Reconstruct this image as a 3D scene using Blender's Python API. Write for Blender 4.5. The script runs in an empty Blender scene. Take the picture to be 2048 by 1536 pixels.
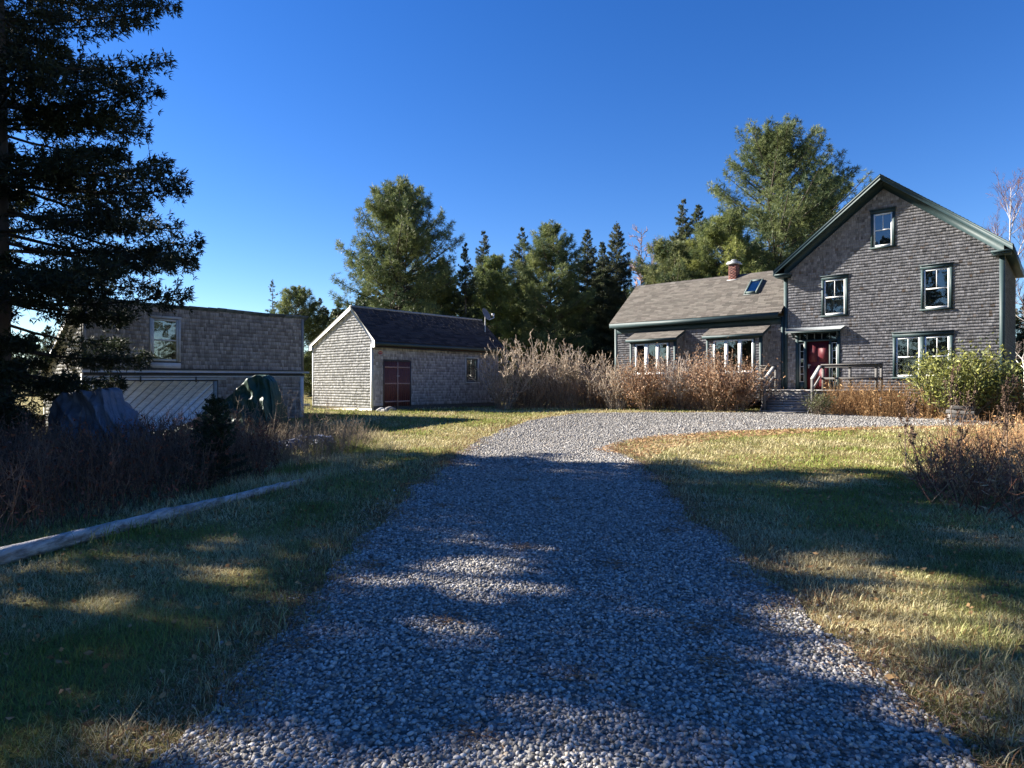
import bpy, math, random
import numpy as np
from mathutils import Vector, geometry

rng = np.random.default_rng(7)
random.seed(7)
SC = bpy.context.scene
COL = SC.collection
R = math.radians
CA, SA = math.cos(R(41)), math.sin(R(41))       # the three buildings stand parallel, turned 41 degrees
SUN = np.array([-0.957, 0.292]); SUN_EL = R(28.0)
CAMZ = 1.6

# ------------------------------------------------------------------ ground height
def S(t):
    t = np.clip(t, 0, 1); return t * t * (3 - 2 * t)
def gz(x, y):
    x = np.asarray(x, float); y = np.asarray(y, float)
    return .46 * S((y - 10 + .45 * np.minimum(0, x + 2)) / 16)
def g1(x, y): return float(gz(x, y))

# ------------------------------------------------------------------ mesh builder
class MB:
    def __init__(s): s.v = []; s.c = []; s.f = []; s.n = 0
    def add(s, v, f, c=None):
        v = np.asarray(v, float).reshape(-1, 3); f = np.asarray(f, np.int64)
        if c is None: c = (.5, .5, .5)
        c = np.asarray(c, float)
        if c.ndim == 1: c = np.broadcast_to(c, (len(v), 3))
        s.v.append(v); s.c.append(c); s.f.append(f + s.n); s.n += len(v)
    def box(s, x0, x1, y0, y1, z0, z1, c=None):
        v = [(x, y, z) for z in (z0, z1) for y in (y0, y1) for x in (x0, x1)]
        s.add(v, BOXF, c)
    def fbox(s, F, t0, t1, w0, w1, d0, d1, c=None):
        v = np.array([(t, w, d) for d in (d0, d1) for w in (w0, w1) for t in (t0, t1)], float)
        s.add(F(v), BOXF, c)
    def prism(s, pts_a, pts_b, c=None):          # two matching rings joined and capped
        n = len(pts_a); v = list(pts_a) + list(pts_b)
        q = [(i, (i + 1) % n, n + (i + 1) % n, n + i) for i in range(n)]
        s.add(v, q, c)
        for k in range(1, n - 1):
            m = s.n - 2 * n
            s.f.append(np.array([[m, m + k, m + k + 1], [m + n, m + n + k + 1, m + n + k]]))
    def beam(s, p, q, a, b, c=None, up=(0, 0, 1)):     # rectangular bar from p to q
        p = np.array(p, float); q = np.array(q, float); d = q - p; d /= np.linalg.norm(d)
        up = np.array(up, float); x = np.cross(d, up)
        if np.linalg.norm(x) < 1e-6: x = np.cross(d, (1, 0, 0))
        x /= np.linalg.norm(x); y = np.cross(x, d)
        v = [o + x * i * a / 2 + y * j * b / 2 for o in (p, q) for j in (-1, 1) for i in (-1, 1)]
        s.add(v, BOXF, c)
    def tubes(s, P, rad, k=5, c=None):            # P (B,n,3), rad (B,n)
        P = np.asarray(P, float); rad = np.asarray(rad, float)
        B, n, _ = P.shape
        T = np.gradient(P, axis=1); T /= np.linalg.norm(T, axis=2, keepdims=True) + 1e-9
        ref = np.where(np.abs(T[:, :1, 2:3]) > .9, np.array([1., 0, 0]), np.array([0, 0, 1.]))
        X = np.cross(T, np.broadcast_to(ref, T.shape)); X /= np.linalg.norm(X, axis=2, keepdims=True) + 1e-9
        Y = np.cross(T, X)
        a = np.arange(k) * 2 * math.pi / k
        ring = P[:, :, None] + rad[:, :, None, None] * (np.cos(a)[:, None] * X[:, :, None] + np.sin(a)[:, None] * Y[:, :, None])
        idx = np.arange(B * n * k).reshape(B, n, k); nx = np.roll(idx, -1, axis=2)
        q = np.stack([idx[:, :-1], nx[:, :-1], nx[:, 1:], idx[:, 1:]], -1).reshape(-1, 4)
        cc = None
        if c is not None:
            c = np.asarray(c, float)
            cc = c if c.ndim == 1 else np.repeat(c, n * k, axis=0)
        s.add(ring.reshape(-1, 3), q, cc)
    def arrays(s):
        return np.concatenate(s.v), np.concatenate(s.c), s.f
    def merge(s, other, M=None, T=(0, 0, 0), tint=1.0):
        v, c, f = other.arrays()
        if M is not None: v = v @ np.asarray(M).T
        b = s.n
        s.v.append(v + np.asarray(T)); s.c.append(c * tint); s.f += [x + b for x in f]; s.n += len(v)
    def mesh(s, name, mat, smooth=False):
        me = bpy.data.meshes.new(name)
        v = np.concatenate(s.v); c = np.concatenate(s.c)
        me.vertices.add(len(v)); me.vertices.foreach_set('co', v.astype(np.float32).ravel())
        li = np.concatenate([x.ravel() for x in s.f]); tot = np.concatenate([np.full(len(x), x.shape[1]) for x in s.f])
        me.loops.add(len(li)); me.loops.foreach_set('vertex_index', li.astype(np.int32))
        me.polygons.add(len(tot)); me.polygons.foreach_set('loop_start', np.concatenate([[0], np.cumsum(tot)[:-1]]).astype(np.int32))
        if smooth: me.polygons.foreach_set('use_smooth', np.ones(len(tot), bool))
        at = me.attributes.new('col', 'FLOAT_COLOR', 'POINT')
        at.data.foreach_set('color', np.c_[np.clip(c, 0, 1), np.ones(len(c))].astype(np.float32).ravel())
        me.update(calc_edges=True); me.validate()
        me.materials.append(mat)
        return me
    def build(s, name, mat, parent=None, smooth=False, bevel=0):
        o = bpy.data.objects.new(name, s.mesh(name, mat, smooth)); COL.objects.link(o)
        if parent: o.parent = parent
        if bevel:
            m = o.modifiers.new('bevel', 'BEVEL'); m.width = bevel; m.segments = 2; m.limit_method = 'ANGLE'
        return o
BOXF = [(0, 2, 3, 1), (4, 5, 7, 6), (0, 1, 5, 4), (2, 6, 7, 3), (0, 4, 6, 2), (1, 3, 7, 5)]

def frame(O, e1, e2, n):
    O, e1, e2, n = (np.array(a, float) for a in (O, e1, e2, n))
    return lambda a: O + np.asarray(a)[..., :1] * e1 + np.asarray(a)[..., 1:2] * e2 + np.asarray(a)[..., 2:3] * n

def tag(o, label=None, cat=None, group=None, kind=None):
    if label: o['label'] = label
    if cat: o['category'] = cat
    if group: o['group'] = group
    if kind: o['kind'] = kind
    return o
def thing(name, label, cat, loc, rz=0, group=None):
    o = bpy.data.objects.new(name, None); COL.objects.link(o); o.empty_display_size = .3
    o.location = loc; o.rotation_euler = (0, 0, rz)
    return tag(o, label, cat, group)

# ------------------------------------------------------------------ materials
def new_mat(name):
    m = bpy.data.materials.new(name); m.use_nodes = True
    nt = m.node_tree; nt.nodes.clear()
    out = nt.nodes.new('ShaderNodeOutputMaterial'); b = nt.nodes.new('ShaderNodeBsdfPrincipled')
    nt.links.new(b.outputs[0], out.inputs[0])
    return m, nt, b, out
def N(nt, t, **kw):
    n = nt.nodes.new(t)
    for k, v in kw.items():
        if k.startswith('i_'):
            key = k[2:]; key = int(key) if key.isdigit() else key.replace('_', ' ')
            n.inputs[key].default_value = v
        else: setattr(n, k, v)
    return n
def ramp(nt, fac, stops):
    r = nt.nodes.new('ShaderNodeValToRGB'); el = r.color_ramp.elements
    while len(el) < len(stops): el.new(.5)
    for e, (p, c) in zip(el, stops):
        e.position = p; e.color = (*c, 1) if len(c) == 3 else c
    nt.links.new(fac, r.inputs[0]); return r
def mat_col(name, rough=.85, spec=.25, nscale=(3, 3, 3), namp=.35, bump=0, bscale=60, transl=0, detail=4):
    """colour from the mesh's own 'col' attribute, broken up by noise (grain, weather, dirt)"""
    m, nt, b, out = new_mat(name); L = nt.links.new
    at = N(nt, 'ShaderNodeAttribute', attribute_name='col')
    tc = N(nt, 'ShaderNodeTexCoord'); mp = N(nt, 'ShaderNodeMapping'); mp.inputs['Scale'].default_value = nscale
    L(tc.outputs['Object'], mp.inputs[0])
    no = N(nt, 'ShaderNodeTexNoise', i_Scale=1.0, i_Detail=detail, i_Roughness=.65); L(mp.outputs[0], no.inputs['Vector'])
    mr = N(nt, 'ShaderNodeMapRange'); mr.inputs['From Min'].default_value = .25; mr.inputs['From Max'].default_value = .75
    mr.inputs['To Min'].default_value = 1 - namp; mr.inputs['To Max'].default_value = 1 + namp; L(no.outputs[0], mr.inputs[0])
    mx = N(nt, 'ShaderNodeVectorMath', operation='MULTIPLY'); L(at.outputs['Color'], mx.inputs[0]); L(mr.outputs[0], mx.inputs[1])
    L(mx.outputs[0], b.inputs['Base Color'])
    b.inputs['Roughness'].default_value = rough; b.inputs['Specular IOR Level'].default_value = spec
    if bump:
        n2 = N(nt, 'ShaderNodeTexNoise', i_Scale=bscale, i_Detail=4.0); L(tc.outputs['Object'], n2.inputs['Vector'])
        bp = N(nt, 'ShaderNodeBump', i_Strength=bump, i_Distance=.02); L(n2.outputs[0], bp.inputs['Height']); L(bp.outputs[0], b.inputs['Normal'])
    if transl:
        tr = N(nt, 'ShaderNodeBsdfTranslucent'); L(mx.outputs[0], tr.inputs['Color'])
        ms = N(nt, 'ShaderNodeMixShader', i_0=transl); L(b.outputs[0], ms.inputs[1]); L(tr.outputs[0], ms.inputs[2]); L(ms.outputs[0], out.inputs[0])
    return m
M_SHINGLE = mat_col('weathered_shingle', .9, .15, (26, 26, 3.5), .38)
M_ROOF = mat_col('asphalt_shingle', .92, .2, (40, 40, 40), .22)
M_PAINT = mat_col('painted_wood', .55, .35, (6, 6, 6), .16, bump=.15, bscale=35)
M_WOOD = mat_col('weathered_wood', .85, .2, (5, 5, 40), .3, bump=.3, bscale=50)
M_FOL = mat_col('needles', .6, .35, (2, 2, 2), .25, transl=.3)
M_LEAF = mat_col('leaves', .55, .4, (5, 5, 5), .3, transl=.25)
M_DRY = mat_col('dry_stems', .85, .2, (8, 8, 8), .3, transl=.1)
M_BARK = mat_col('bark', .95, .1, (9, 9, 2.5), .4, bump=.5, bscale=25)
M_BIRCH = mat_col('birch_bark', .8, .2, (3, 3, 14), .45)
M_GRASS = mat_col('grass_blades', .75, .2, (.6, .6, .6), .3, transl=.25)
M_STONE = mat_col('gravel_stone', .85, .25, (60, 60, 60), .18)
M_BRICK = mat_col('brick', .9, .2, (12, 12, 12), .25)
M_METAL = mat_col('dull_metal', .5, .5, (10, 10, 10), .2)
M_TARP = mat_col('tarp_plastic', .5, .4, (6, 6, 6), .2, bump=1.0, bscale=5.5)
M_DARK = mat_col('dark_interior', .9, .1, (2, 2, 2), .3)
M_CURTAIN = mat_col('curtain', .9, .1, (30, 30, 1.5), .25)
def mat_glass():
    m, nt, b, out = new_mat('window_glass'); L = nt.links.new
    nt.nodes.remove(b)
    tr = N(nt, 'ShaderNodeBsdfTransparent'); tr.inputs[0].default_value = (.72, .77, .77, 1)
    gl = N(nt, 'ShaderNodeBsdfGlossy', i_Roughness=.02); gl.inputs[0].default_value = (.95, .97, 1, 1)
    fr = N(nt, 'ShaderNodeFresnel', i_IOR=1.6)
    tc = N(nt, 'ShaderNodeTexCoord'); no = N(nt, 'ShaderNodeTexNoise', i_Scale=2.2, i_Detail=1.0); L(tc.outputs['Object'], no.inputs['Vector'])
    bp = N(nt, 'ShaderNodeBump', i_Strength=.12, i_Distance=.02); L(no.outputs[0], bp.inputs['Height']); L(bp.outputs[0], gl.inputs['Normal'])
    mu = N(nt, 'ShaderNodeMath', operation='MULTIPLY_ADD'); mu.inputs[1].default_value = 1.3; mu.inputs[2].default_value = .08; L(fr.outputs[0], mu.inputs[0])
    ms = N(nt, 'ShaderNodeMixShader'); L(mu.outputs[0], ms.inputs[0]); L(tr.outputs[0], ms.inputs[1]); L(gl.outputs[0], ms.inputs[2]); L(ms.outputs[0], out.inputs[0])
    return m
M_GLASS = mat_glass()

# colours (real base colours)
GREEN = (.026, .048, .052); WHITE = (.74, .74, .72); NAVY = (.02, .032, .04)
def jit(c, a, n=None):
    c = np.array(c)
    return c * (1 + rng.uniform(-a, a, (n, 1) if n else ()))

# ------------------------------------------------------------------ shingled surfaces
def cedar(n):      # weathered cedar: silver to brown
    k = np.clip(rng.normal(.5, .17, (n, 1)), 0, 1); base = np.array([.090, .090, .096]) * (1 - k) + np.array([.32, .315, .33]) * k
    br = (rng.random((n, 1)) < .07) * rng.random((n, 1)) * .7
    return base * (1 - br) + np.array([.12, .085, .06]) * br
def cedar_sunlit(n):  # paler cedar copy: sunlight put into the colour of the lit walls
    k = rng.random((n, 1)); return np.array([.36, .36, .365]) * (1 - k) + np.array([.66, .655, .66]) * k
def cedar_shaded(n):  # darker cedar copy: shade put into the colour of the unlit walls
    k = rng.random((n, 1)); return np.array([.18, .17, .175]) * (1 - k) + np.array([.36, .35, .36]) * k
def asphalt_tan(n):
    k = rng.random((n, 1)); h = rng.random((n, 1))
    return (np.array([.072, .066, .058]) * (1 - k) + np.array([.145, .132, .116]) * k) * (1 - h * .25) + h * .25 * np.array([.13, .105, .095])
def asphalt_dark(n):
    k = rng.random((n, 1)); return np.array([.022, .023, .03]) * (1 - k) + np.array([.05, .05, .06]) * k
def shingles(mb, F, w0, w1, bounds, holes=(), exp=.115, wid=(.06, .15), thick=.021, colf=cedar, jitter=.004, split=True):
    """courses of separate shingles on plane F; bounds(w) -> (lo, hi); holes = (t0, t1, w0, w1)"""
    rows = int(math.ceil((w1 - w0) / exp)); V = []; 
    for r in range(rows):
        a = w0 + r * exp; b = min(a + exp, w1); mid = (a + b) / 2
        lo, hi = bounds(mid)
        if hi - lo < .03: continue
        segs = [(lo, hi)]
        for (h0, h1, k0, k1) in holes:
            if b > k0 + .03 and a < k1 - .03:
                ns = []
                for (s, e) in segs:
                    if h1 <= s or h0 >= e: ns.append((s, e)); continue
                    if h0 > s: ns.append((s, h0))
                    if h1 < e: ns.append((h1, e))
                segs = ns
        wob = .006 * math.sin(r * 1.7) 
        for (s, e) in segs:
            t = s
            while t < e - .005:
                w = min(rng.uniform(*wid), e - t)
                if e - t - w < .04: w = e - t
                j = rng.normal(0, jitter); th = thick * rng.uniform(.75, 1.3); g = min(.003, w * .1)
                al = a + j
                V.append([(t + g, al, th), (t + w - g, al + rng.normal(0, jitter * .4), th * rng.uniform(.85, 1.1)), (t + w - g, b + .012, .002), (t + g, b + .012, .002),
                          (t + g, al, -.003), (t + w - g, al, -.003)])
                t += w
    V = np.array(V); n = len(V)
    c = np.repeat(colf(n), 6, axis=0)
    base = np.arange(n)[:, None] * 6
    f = np.concatenate([base + np.array([0, 1, 2, 3]), base + np.array([4, 5, 1, 0]), base + np.array([4, 0, 3, 3]) * 0 + np.array([4, 0, 3, 2])])[:2 * n]
    mb.add(F(V.reshape(-1, 3)), f, c)
def backing(mb, F, w0, w1, bounds, holes=(), d=-.006, c=(.09, .085, .08), thick=None):
    """the sheathing behind the shingles: bands of quads with the openings left out"""
    cuts = sorted({w0, w1, *[h for H in holes for h in H[2:] if w0 < h < w1]})
    for a, b in zip(cuts[:-1], cuts[1:]):
        l0, h0 = bounds(a + 1e-5); l1, h1 = bounds(b - 1e-5)
        hs = sorted((H[0], H[1]) for H in holes if H[2] < (a + b) / 2 < H[3])
        xs = [(l0, l1)]
        for p, q in hs: xs += [(p, p), (q, q)]
        xs.append((h0, h1))
        for i in range(0, len(xs), 2):
            A, B = xs[i], xs[i + 1]
            mb.add(F(np.array([(A[0], a, d), (B[0], a, d), (B[1], b, d), (A[1], b, d)])), [(0, 1, 2, 3)], c)

def window(par, F, t0, t1, w0, w1, casing=.10, cased=GREEN, head=.13, rail=True, muntins=1, curtain=None, sill=True, proud=.045, inner=.02, lab=None, sash_c=WHITE, name='window', div=None, glassback=(.035, .04, .042)):
    """one window: casing with sash, panes, dark room recess behind. t0..w1 = outer edge of the white sash"""
    m = MB()
    if casing:
        m.fbox(F, t0 - casing, t0 - .002, w0 - .02, w1 + .02, -.01, proud, jit(cased, .08)); m.fbox(F, t1 + .002, t1 + casing, w0 - .02, w1 + .02, -.01, proud, jit(cased, .08))
        m.fbox(F, t0 - casing - .02, t1 + casing + .02, w1 + .022, w1 + .022 + head, -.01, proud + .012, jit(cased, .08))
        if head > .1: m.fbox(F, t0 - casing - .04, t1 + casing + .04, w1 + .024 + head, w1 + .05 + head, -.01, proud + .05, jit(cased, .08))
        if sill: m.fbox(F, t0 - casing - .03, t1 + casing + .03, w0 - .075, w0 - .022, -.01, proud + .05, jit(cased, .08))
    else:
        m.fbox(F, t0 - .01, t1 + .01, w1 + .002, w1 + .03, -.01, .02, cased)
    # recess into the room
    D = -.45; dk = np.array(glassback)
    for q in ([(t0, w0, D), (t1, w0, D), (t1, w1, D), (t0, w1, D)], [(t0, w0, -.02), (t0, w0, D), (t0, w1, D), (t0, w1, -.02)], [(t1, w0, -.02), (t1, w0, D), (t1, w1, D), (t1, w1, -.02)],
              [(t0, w0, -.02), (t1, w0, -.02), (t1, w0, D), (t0, w0, D)], [(t0, w1, -.02), (t1, w1, -.02), (t1, w1, D), (t0, w1, D)]):
        m.add(F(np.array(q, float)), [(0, 1, 2, 3)], dk)
    wo = m.build(name, M_PAINT, par)
    if lab: wo['label'] = lab
    divs = div or [(t0, t1)]
    for (a, b) in divs:
        s = MB(); fr = .055; k = .018
        s.fbox(F, a, a + fr, w0, w1, -.03, k, sash_c); s.fbox(F, b - fr, b, w0, w1, -.03, k, sash_c)
        s.fbox(F, a + fr, b - fr, w0, w0 + fr * 1.2, -.03, k - .002, sash_c); s.fbox(F, a + fr, b - fr, w1 - fr, w1, -.03, k - .002, sash_c)
        mid = (w0 + w1) / 2
        if rail: s.fbox(F, a + fr, b - fr, mid - .022, mid + .022, -.03, k - .004, sash_c)
        for i in range(muntins):
            x = a + (b - a) * (i + 1) / (muntins + 1)
            s.fbox(F, x - .011, x + .011, mid + .022 if rail else w0 + fr * 1.2, w1 - fr, -.022, k - .01, sash_c)
        s.build('sash', M_PAINT, wo)
        p = MB(); p.add(F(np.array([(a + fr * .5, w0 + fr * .5, -.012), (b - fr * .5, w0 + fr * .5, -.012), (b - fr * .5, w1 - fr * .5, -.012), (a + fr * .5, w1 - fr * .5, -.012)])), [(0, 1, 2, 3)])
        p.build('pane', M_GLASS, wo)
        if curtain is not None:
            c = MB(); n = 46
            xs = np.linspace(a + .02, b - .02, n); dd = -.13 + .018 * np.sin(np.arange(n) * 1.15) + rng.normal(0, .004, n)
            gap = np.abs((xs - a) / (b - a) - .5) > curtain[1]
            for i in range(n - 1):
                if gap[i]: c.add(F(np.array([(xs[i], w0 + .02, dd[i]), (xs[i + 1], w0 + .02, dd[i + 1]), (xs[i + 1], w1 - .02, dd[i + 1]), (xs[i], w1 - .02, dd[i])])), [(0, 1, 2, 3)], curtain[0])
            if c.n: c.build('curtain', M_CURTAIN, wo)
    return wo

# ------------------------------------------------------------------ the farmhouse
HB = .42
LX, LY = 12.007, 28.2
house = thing('farmhouse', 'large grey shingled farmhouse with dark green trim, red front door and lower wing', 'house', (LX, LY, HB), -R(41))
W = 7.68; DEPTH = 6.6; PITCH = .81; RIDGE = 9.88; MID = 3.84; OV = .58; SO = .28
FA = frame((0, 0, -HB), (1, 0, 0), (0, 0, 1), (0, -1, 0))
FR = frame((W, 0, -HB), (0, 1, 0), (0, 0, 1), (1, 0, 0))
FL = frame((0, 0, -HB), (0, 1, 0), (0, 0, 1), (-1, 0, 0))
roofz = lambda t: RIDGE - PITCH * abs(t - MID)
def gable_bounds(w):
    top = RIDGE - .16
    h = (top - w) / PITCH
    return max(.0, MID - h), min(W, MID + h)
H_att = (3.49, 4.157, 7.13, 8.45); H_2l = (1.628, 2.449, 4.515, 5.985); H_2r = (5.221, 6.046, 4.51, 6.015)
H_1 = (4.283, 6.046, 1.89, 3.43); H_door = (.60, 2.14, 1.36, 3.80)
holes = [H_att, H_2l, H_2r, H_1, H_door]
grow = lambda H, k, kh: (H[0] - k, H[1] + k, H[2] - .06, H[3] + kh)
sh_holes = [grow(H_att, .09, .13), grow(H_2l, .09, .13), grow(H_2r, .09, .13), grow(H_1, .09, .13), (.48, 2.26, 1.3, 3.9)]
mb = MB()
backing(mb, FA, .3, 6.55, gable_bounds, holes); backing(mb, FA, 6.55, RIDGE - .17, gable_bounds, holes)
shingles(mb, FA, .62, RIDGE - .2, lambda w: (max(gable_bounds(w)[0], .14), min(gable_bounds(w)[1], W - .13)), sh_holes)
mb.build('wall', M_SHINGLE, house)['label'] = 'shingled gable front wall'
mb = MB(); full = lambda a, b: (lambda w: (a, b))
backing(mb, FR, .3, 6.6, full(0, DEPTH)); shingles(mb, FR, .62, 6.4, full(.14, DEPTH))
mb.build('wall', M_SHINGLE, house)['label'] = 'side wall in shade'
mb = MB(); backing(mb, FL, .3, 6.6, full(0, DEPTH)); shingles(mb, FL, 4.5, 6.4, full(.13, DEPTH))
backing(mb, frame((0, DEPTH, -HB), (1, 0, 0), (0, 0, 1), (0, 1, 0)), .3, 6.6, full(0, W)); backing(mb, frame((0, DEPTH, -HB), (1, 0, 0), (0, 0, 1), (0, 1, 0)), 6.6, RIDGE - .17, gable_bounds)
mb.build('wall', M_SHINGLE, house)['label'] = 'wall above the wing roof'
# corner boards
for F, a, b, z0, z1 in ((FA, -.022, .13, .5, 6.35), (FA, W - .13, W + .022, .5, 6.35), (FR, 0, .12, .5, 6.35), (FL, 0, .11, 4.9, 6.35)):
    mb = MB(); mb.fbox(F, a, b, z0, z1, .001, .028 if F is FA else .024, jit(GREEN, .05)); mb.build('corner_board', M_PAINT, house)
# main roof: two slabs with courses, rakes, friezes, returns
k = math.hypot(1, PITCH)
mb = MB(); c = jit((.1, .09, .085), .1)
for sgn in (-1, 1):
    te = -SO if sgn < 0 else W + SO
    ze = roofz(te)
    for (y0, y1) in ((-OV, DEPTH + .3),):
        up = .012; th = .10
        A = [(MID, y0, RIDGE - HB), (te, y0, ze - HB), (te, y0, ze - th - HB), (MID, y0, RIDGE - th - HB)]
        B = [(p[0], y1, p[2]) for p in A]
        mb.prism(A, B, c)
    Lr = (te - MID) * sgn * k
    Fs = frame((te, -OV, ze - HB), (0, 1, 0), (-sgn / k, 0, PITCH / k), (sgn * PITCH / k, 0, 1 / k))
    shingles(mb, Fs, -.02, Lr, full(-.02, DEPTH + .3 + OV), exp=.14, wid=(.2, .45), thick=.016, colf=asphalt_tan)
mb.build('roof', M_ROOF, house)['label'] = 'steep main gable roof'
for sgn in (-1, 1):
    te = -SO if sgn < 0 else W + SO; ze = roofz(te)
    # rake fascia on the overhang's edge
    mb = MB()
    y0, y1 = -OV - .03, -OV - .001
    d0, d1 = .02, .21
    A = [(MID, y0, RIDGE - d0 - HB), (te, y0, ze - d0 - HB), (te, y0, ze - d1 - HB), (MID, y0, RIDGE - d1 - HB)]
    mb.prism(A, [(p[0], y1, p[2]) for p in A], jit(GREEN, .05))
    d0, d1 = .0, .075; y0, y1 = -OV - .055, -OV - .0305
    A = [(MID, y0, RIDGE - d0 - HB), (te, y0, ze - d0 - HB), (te, y0, ze - d1 - HB), (MID, y0, RIDGE - d1 - HB)]
    mb.prism(A, [(p[0], y1, p[2]) for p in A], jit(GREEN, .05))
    # soffit board
    A = [(MID, -OV, RIDGE - .105 - HB), (te, -OV, ze - .105 - HB), (te, -OV, ze - .125 - HB), (MID, -OV, RIDGE - .125 - HB)]
    mb.prism(A, [(p[0], -.03, p[2]) for p in A], jit(GREEN, .05))
    # frieze on the wall
    A = [(MID, -.034, RIDGE - .127 - HB), (te * .999, -.034, ze - .127 - HB), (te, -.034, ze - .127 - .24 - HB), (MID, -.034, RIDGE - .127 - .33 - HB)]
    A[2] = (te + (.28 if sgn < 0 else -.28), -.034, roofz(te + (.28 if sgn < 0 else -.28)) - .45 - HB); A[1] = (te + (.28 if sgn < 0 else -.28), -.034, roofz(te + (.28 if sgn < 0 else -.28)) - .127 - HB)
    mb.prism(A, [(p[0], .0, p[2]) for p in A], jit(GREEN, .05))
    mb.build('rake_board', M_PAINT, house)
    # eave return and eave fascia with gutter
    mb = MB(); x0, x1 = (te, te + .62) if sgn < 0 else (te - .62, te)
    mb.box(x0, x1, -OV - .025, -.03, ze - .235 - HB, ze - .17 - HB, jit(GREEN, .05)); mb.box(x0 + .05, x1 - .05, -OV + .02, -.03, ze - .30 - HB, ze - .236 - HB, jit(GREEN, .05))
    mb.build('eave_return', M_PAINT, house)
    mb = MB(); xa, xb = (te - .02, te + .02) if sgn < 0 else (te - .02, te + .02)
    mb.box(xa, xb, -OV, DEPTH + .3, ze - .24 - HB, ze - .03 - HB, jit(GREEN, .05))
    xs = sorted((0 if sgn < 0 else W, te)); mb.box(xs[0], xs[1], -.02, DEPTH + .3, ze - .26 - HB, ze - .235 - HB, jit(GREEN, .05))
    mb.build('eave_board', M_PAINT, house)
CUR = np.array([.42, .42, .40])
window(house, FA, *H_att, lab='small attic window under the peak', curtain=None)
window(house, FA, *H_2l, curtain=(CUR * .55, .02), lab='upstairs window above the front door')
window(house, FA, *H_2r, curtain=(CUR * .3, .25), lab='upstairs window nearer the right corner')
window(house, FA, *H_1, div=[(4.283, 5.093), (5.244, 6.046)], curtain=(CUR * .35, .34), lab='paired ground floor window behind the evergreen bush', casing=.11, head=.16)
mb = MB(); mb.fbox(FA, 5.094, 5.243, 1.87, 3.45, -.03, .04, jit(GREEN, .05)); mb.build('window_mullion', M_PAINT, house)
# front entrance
door = MB(); RED = (.085, .009, .015)
door.fbox(FA, .925, 1.825, 1.375, 3.42, -.12, -.07, RED)
for (a, b, p, q) in ((1.0, 1.33, 2.55, 3.3), (1.42, 1.75, 2.55, 3.3), (1.0, 1.33, 1.5, 2.35), (1.42, 1.75, 1.5, 2.35)):
    door.fbox(FA, a, b, p, q, -.07, -.055, jit(RED, .05))
d_o = door.build('entry_door', M_PAINT, house)
hm = MB(); hm.fbox(FA, .965, 1.01, 2.28, 2.46, -.069, -.05, (.35, .33, .3)); hm.fbox(FA, .96, 1.09, 2.40, 2.425, -.05, -.02, (.5, .48, .45)); hm.build('handle', M_METAL, d_o)
fr = MB()
for (a, b, p, q) in ((.48, .60, 1.36, 3.86), (.83, .92, 1.36, 3.43), (1.83, 1.90, 1.36, 3.43), (2.14, 2.26, 1.36, 3.86)): fr.fbox(FA, a, b, p, q, -.13, .045, jit(GREEN, .06))
fr.fbox(FA, .60, 2.14, 3.43, 3.48, -.13, .04, jit(GREEN, .06)); fr.fbox(FA, .60, 2.14, 3.80, 3.88, -.13, .04, jit(GREEN, .06))
for (a, b) in ((.60, .83), (1.90, 2.14)): fr.fbox(FA, a, b, 1.36, 1.68, -.12, -.01, jit(GREEN, .06))
for q in ([(.48, 1.36, -.4), (2.26, 1.36, -.4), (2.26, 3.88, -.4), (.48, 3.88, -.4)],): fr.add(FA(np.array(q)), [(0, 1, 2, 3)], (.02, .022, .022))
fr.build('door_frame', M_PAINT, house)
for (a, b) in ((.625, .815), (1.915, 2.11)):
    s = MB()
    s.fbox(FA, a, a + .02, 1.69, 3.35, -.08, -.03, WHITE); s.fbox(FA, b - .02, b, 1.69, 3.35, -.08, -.03, WHITE)
    for i in range(6): s.fbox(FA, a + .02, b - .02, 1.69 + i * .328, 1.711 + i * .328, -.08, -.032, WHITE)
    so = s.build('sidelight', M_PAINT, house)
    p = MB(); p.add(FA(np.array([(a, 1.69, -.06), (b, 1.69, -.06), (b, 3.35, -.06), (a, 3.35, -.06)])), [(0, 1, 2, 3)]); p.build('pane', M_GLASS, so)
s = MB(); s.fbox(FA, .62, 2.12, 3.485, 3.515, -.08, -.03, GREEN); s.fbox(FA, .62, 2.12, 3.765, 3.795, -.08, -.03, GREEN)
for i in range(6): s.fbox(FA, .62 + i * .296, .645 + i * .296, 3.515, 3.765, -.08, -.03, (.25, .27, .27))
so = s.build('transom', M_PAINT, house)
p = MB(); p.add(FA(np.array([(.62, 3.5, -.06), (2.12, 3.5, -.06), (2.12, 3.78, -.06), (.62, 3.78, -.06)])), [(0, 1, 2, 3)]); p.build('pane', M_GLASS, so)
# canopy over the door: thin board sloping forward on two brackets
mb = MB()
A = [(.12, -.03, 4.02 - HB), (2.42, -.03, 4.02 - HB), (2.36, -.46, 3.86 - HB), (.2, -.46, 3.86 - HB)]
mb.prism(A, [(p[0], p[1], p[2] - .06) for p in A], jit(GREEN, .05))
A2 = [(.1, -.03, 4.03 - HB), (2.44, -.03, 4.03 - HB), (2.38, -.48, 3.868 - HB), (.18, -.48, 3.868 - HB)]
mb.prism(A2, [(p[0], p[1], p[2] - .012) for p in A2], (.22, .24, .25))
for t in (.42, 2.2): mb.beam((t, -.04, 3.62 - HB), (t, -.38, 3.82 - HB), .06, .07, jit(GREEN, .05))
mb.build('door_canopy', M_PAINT, house)
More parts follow.
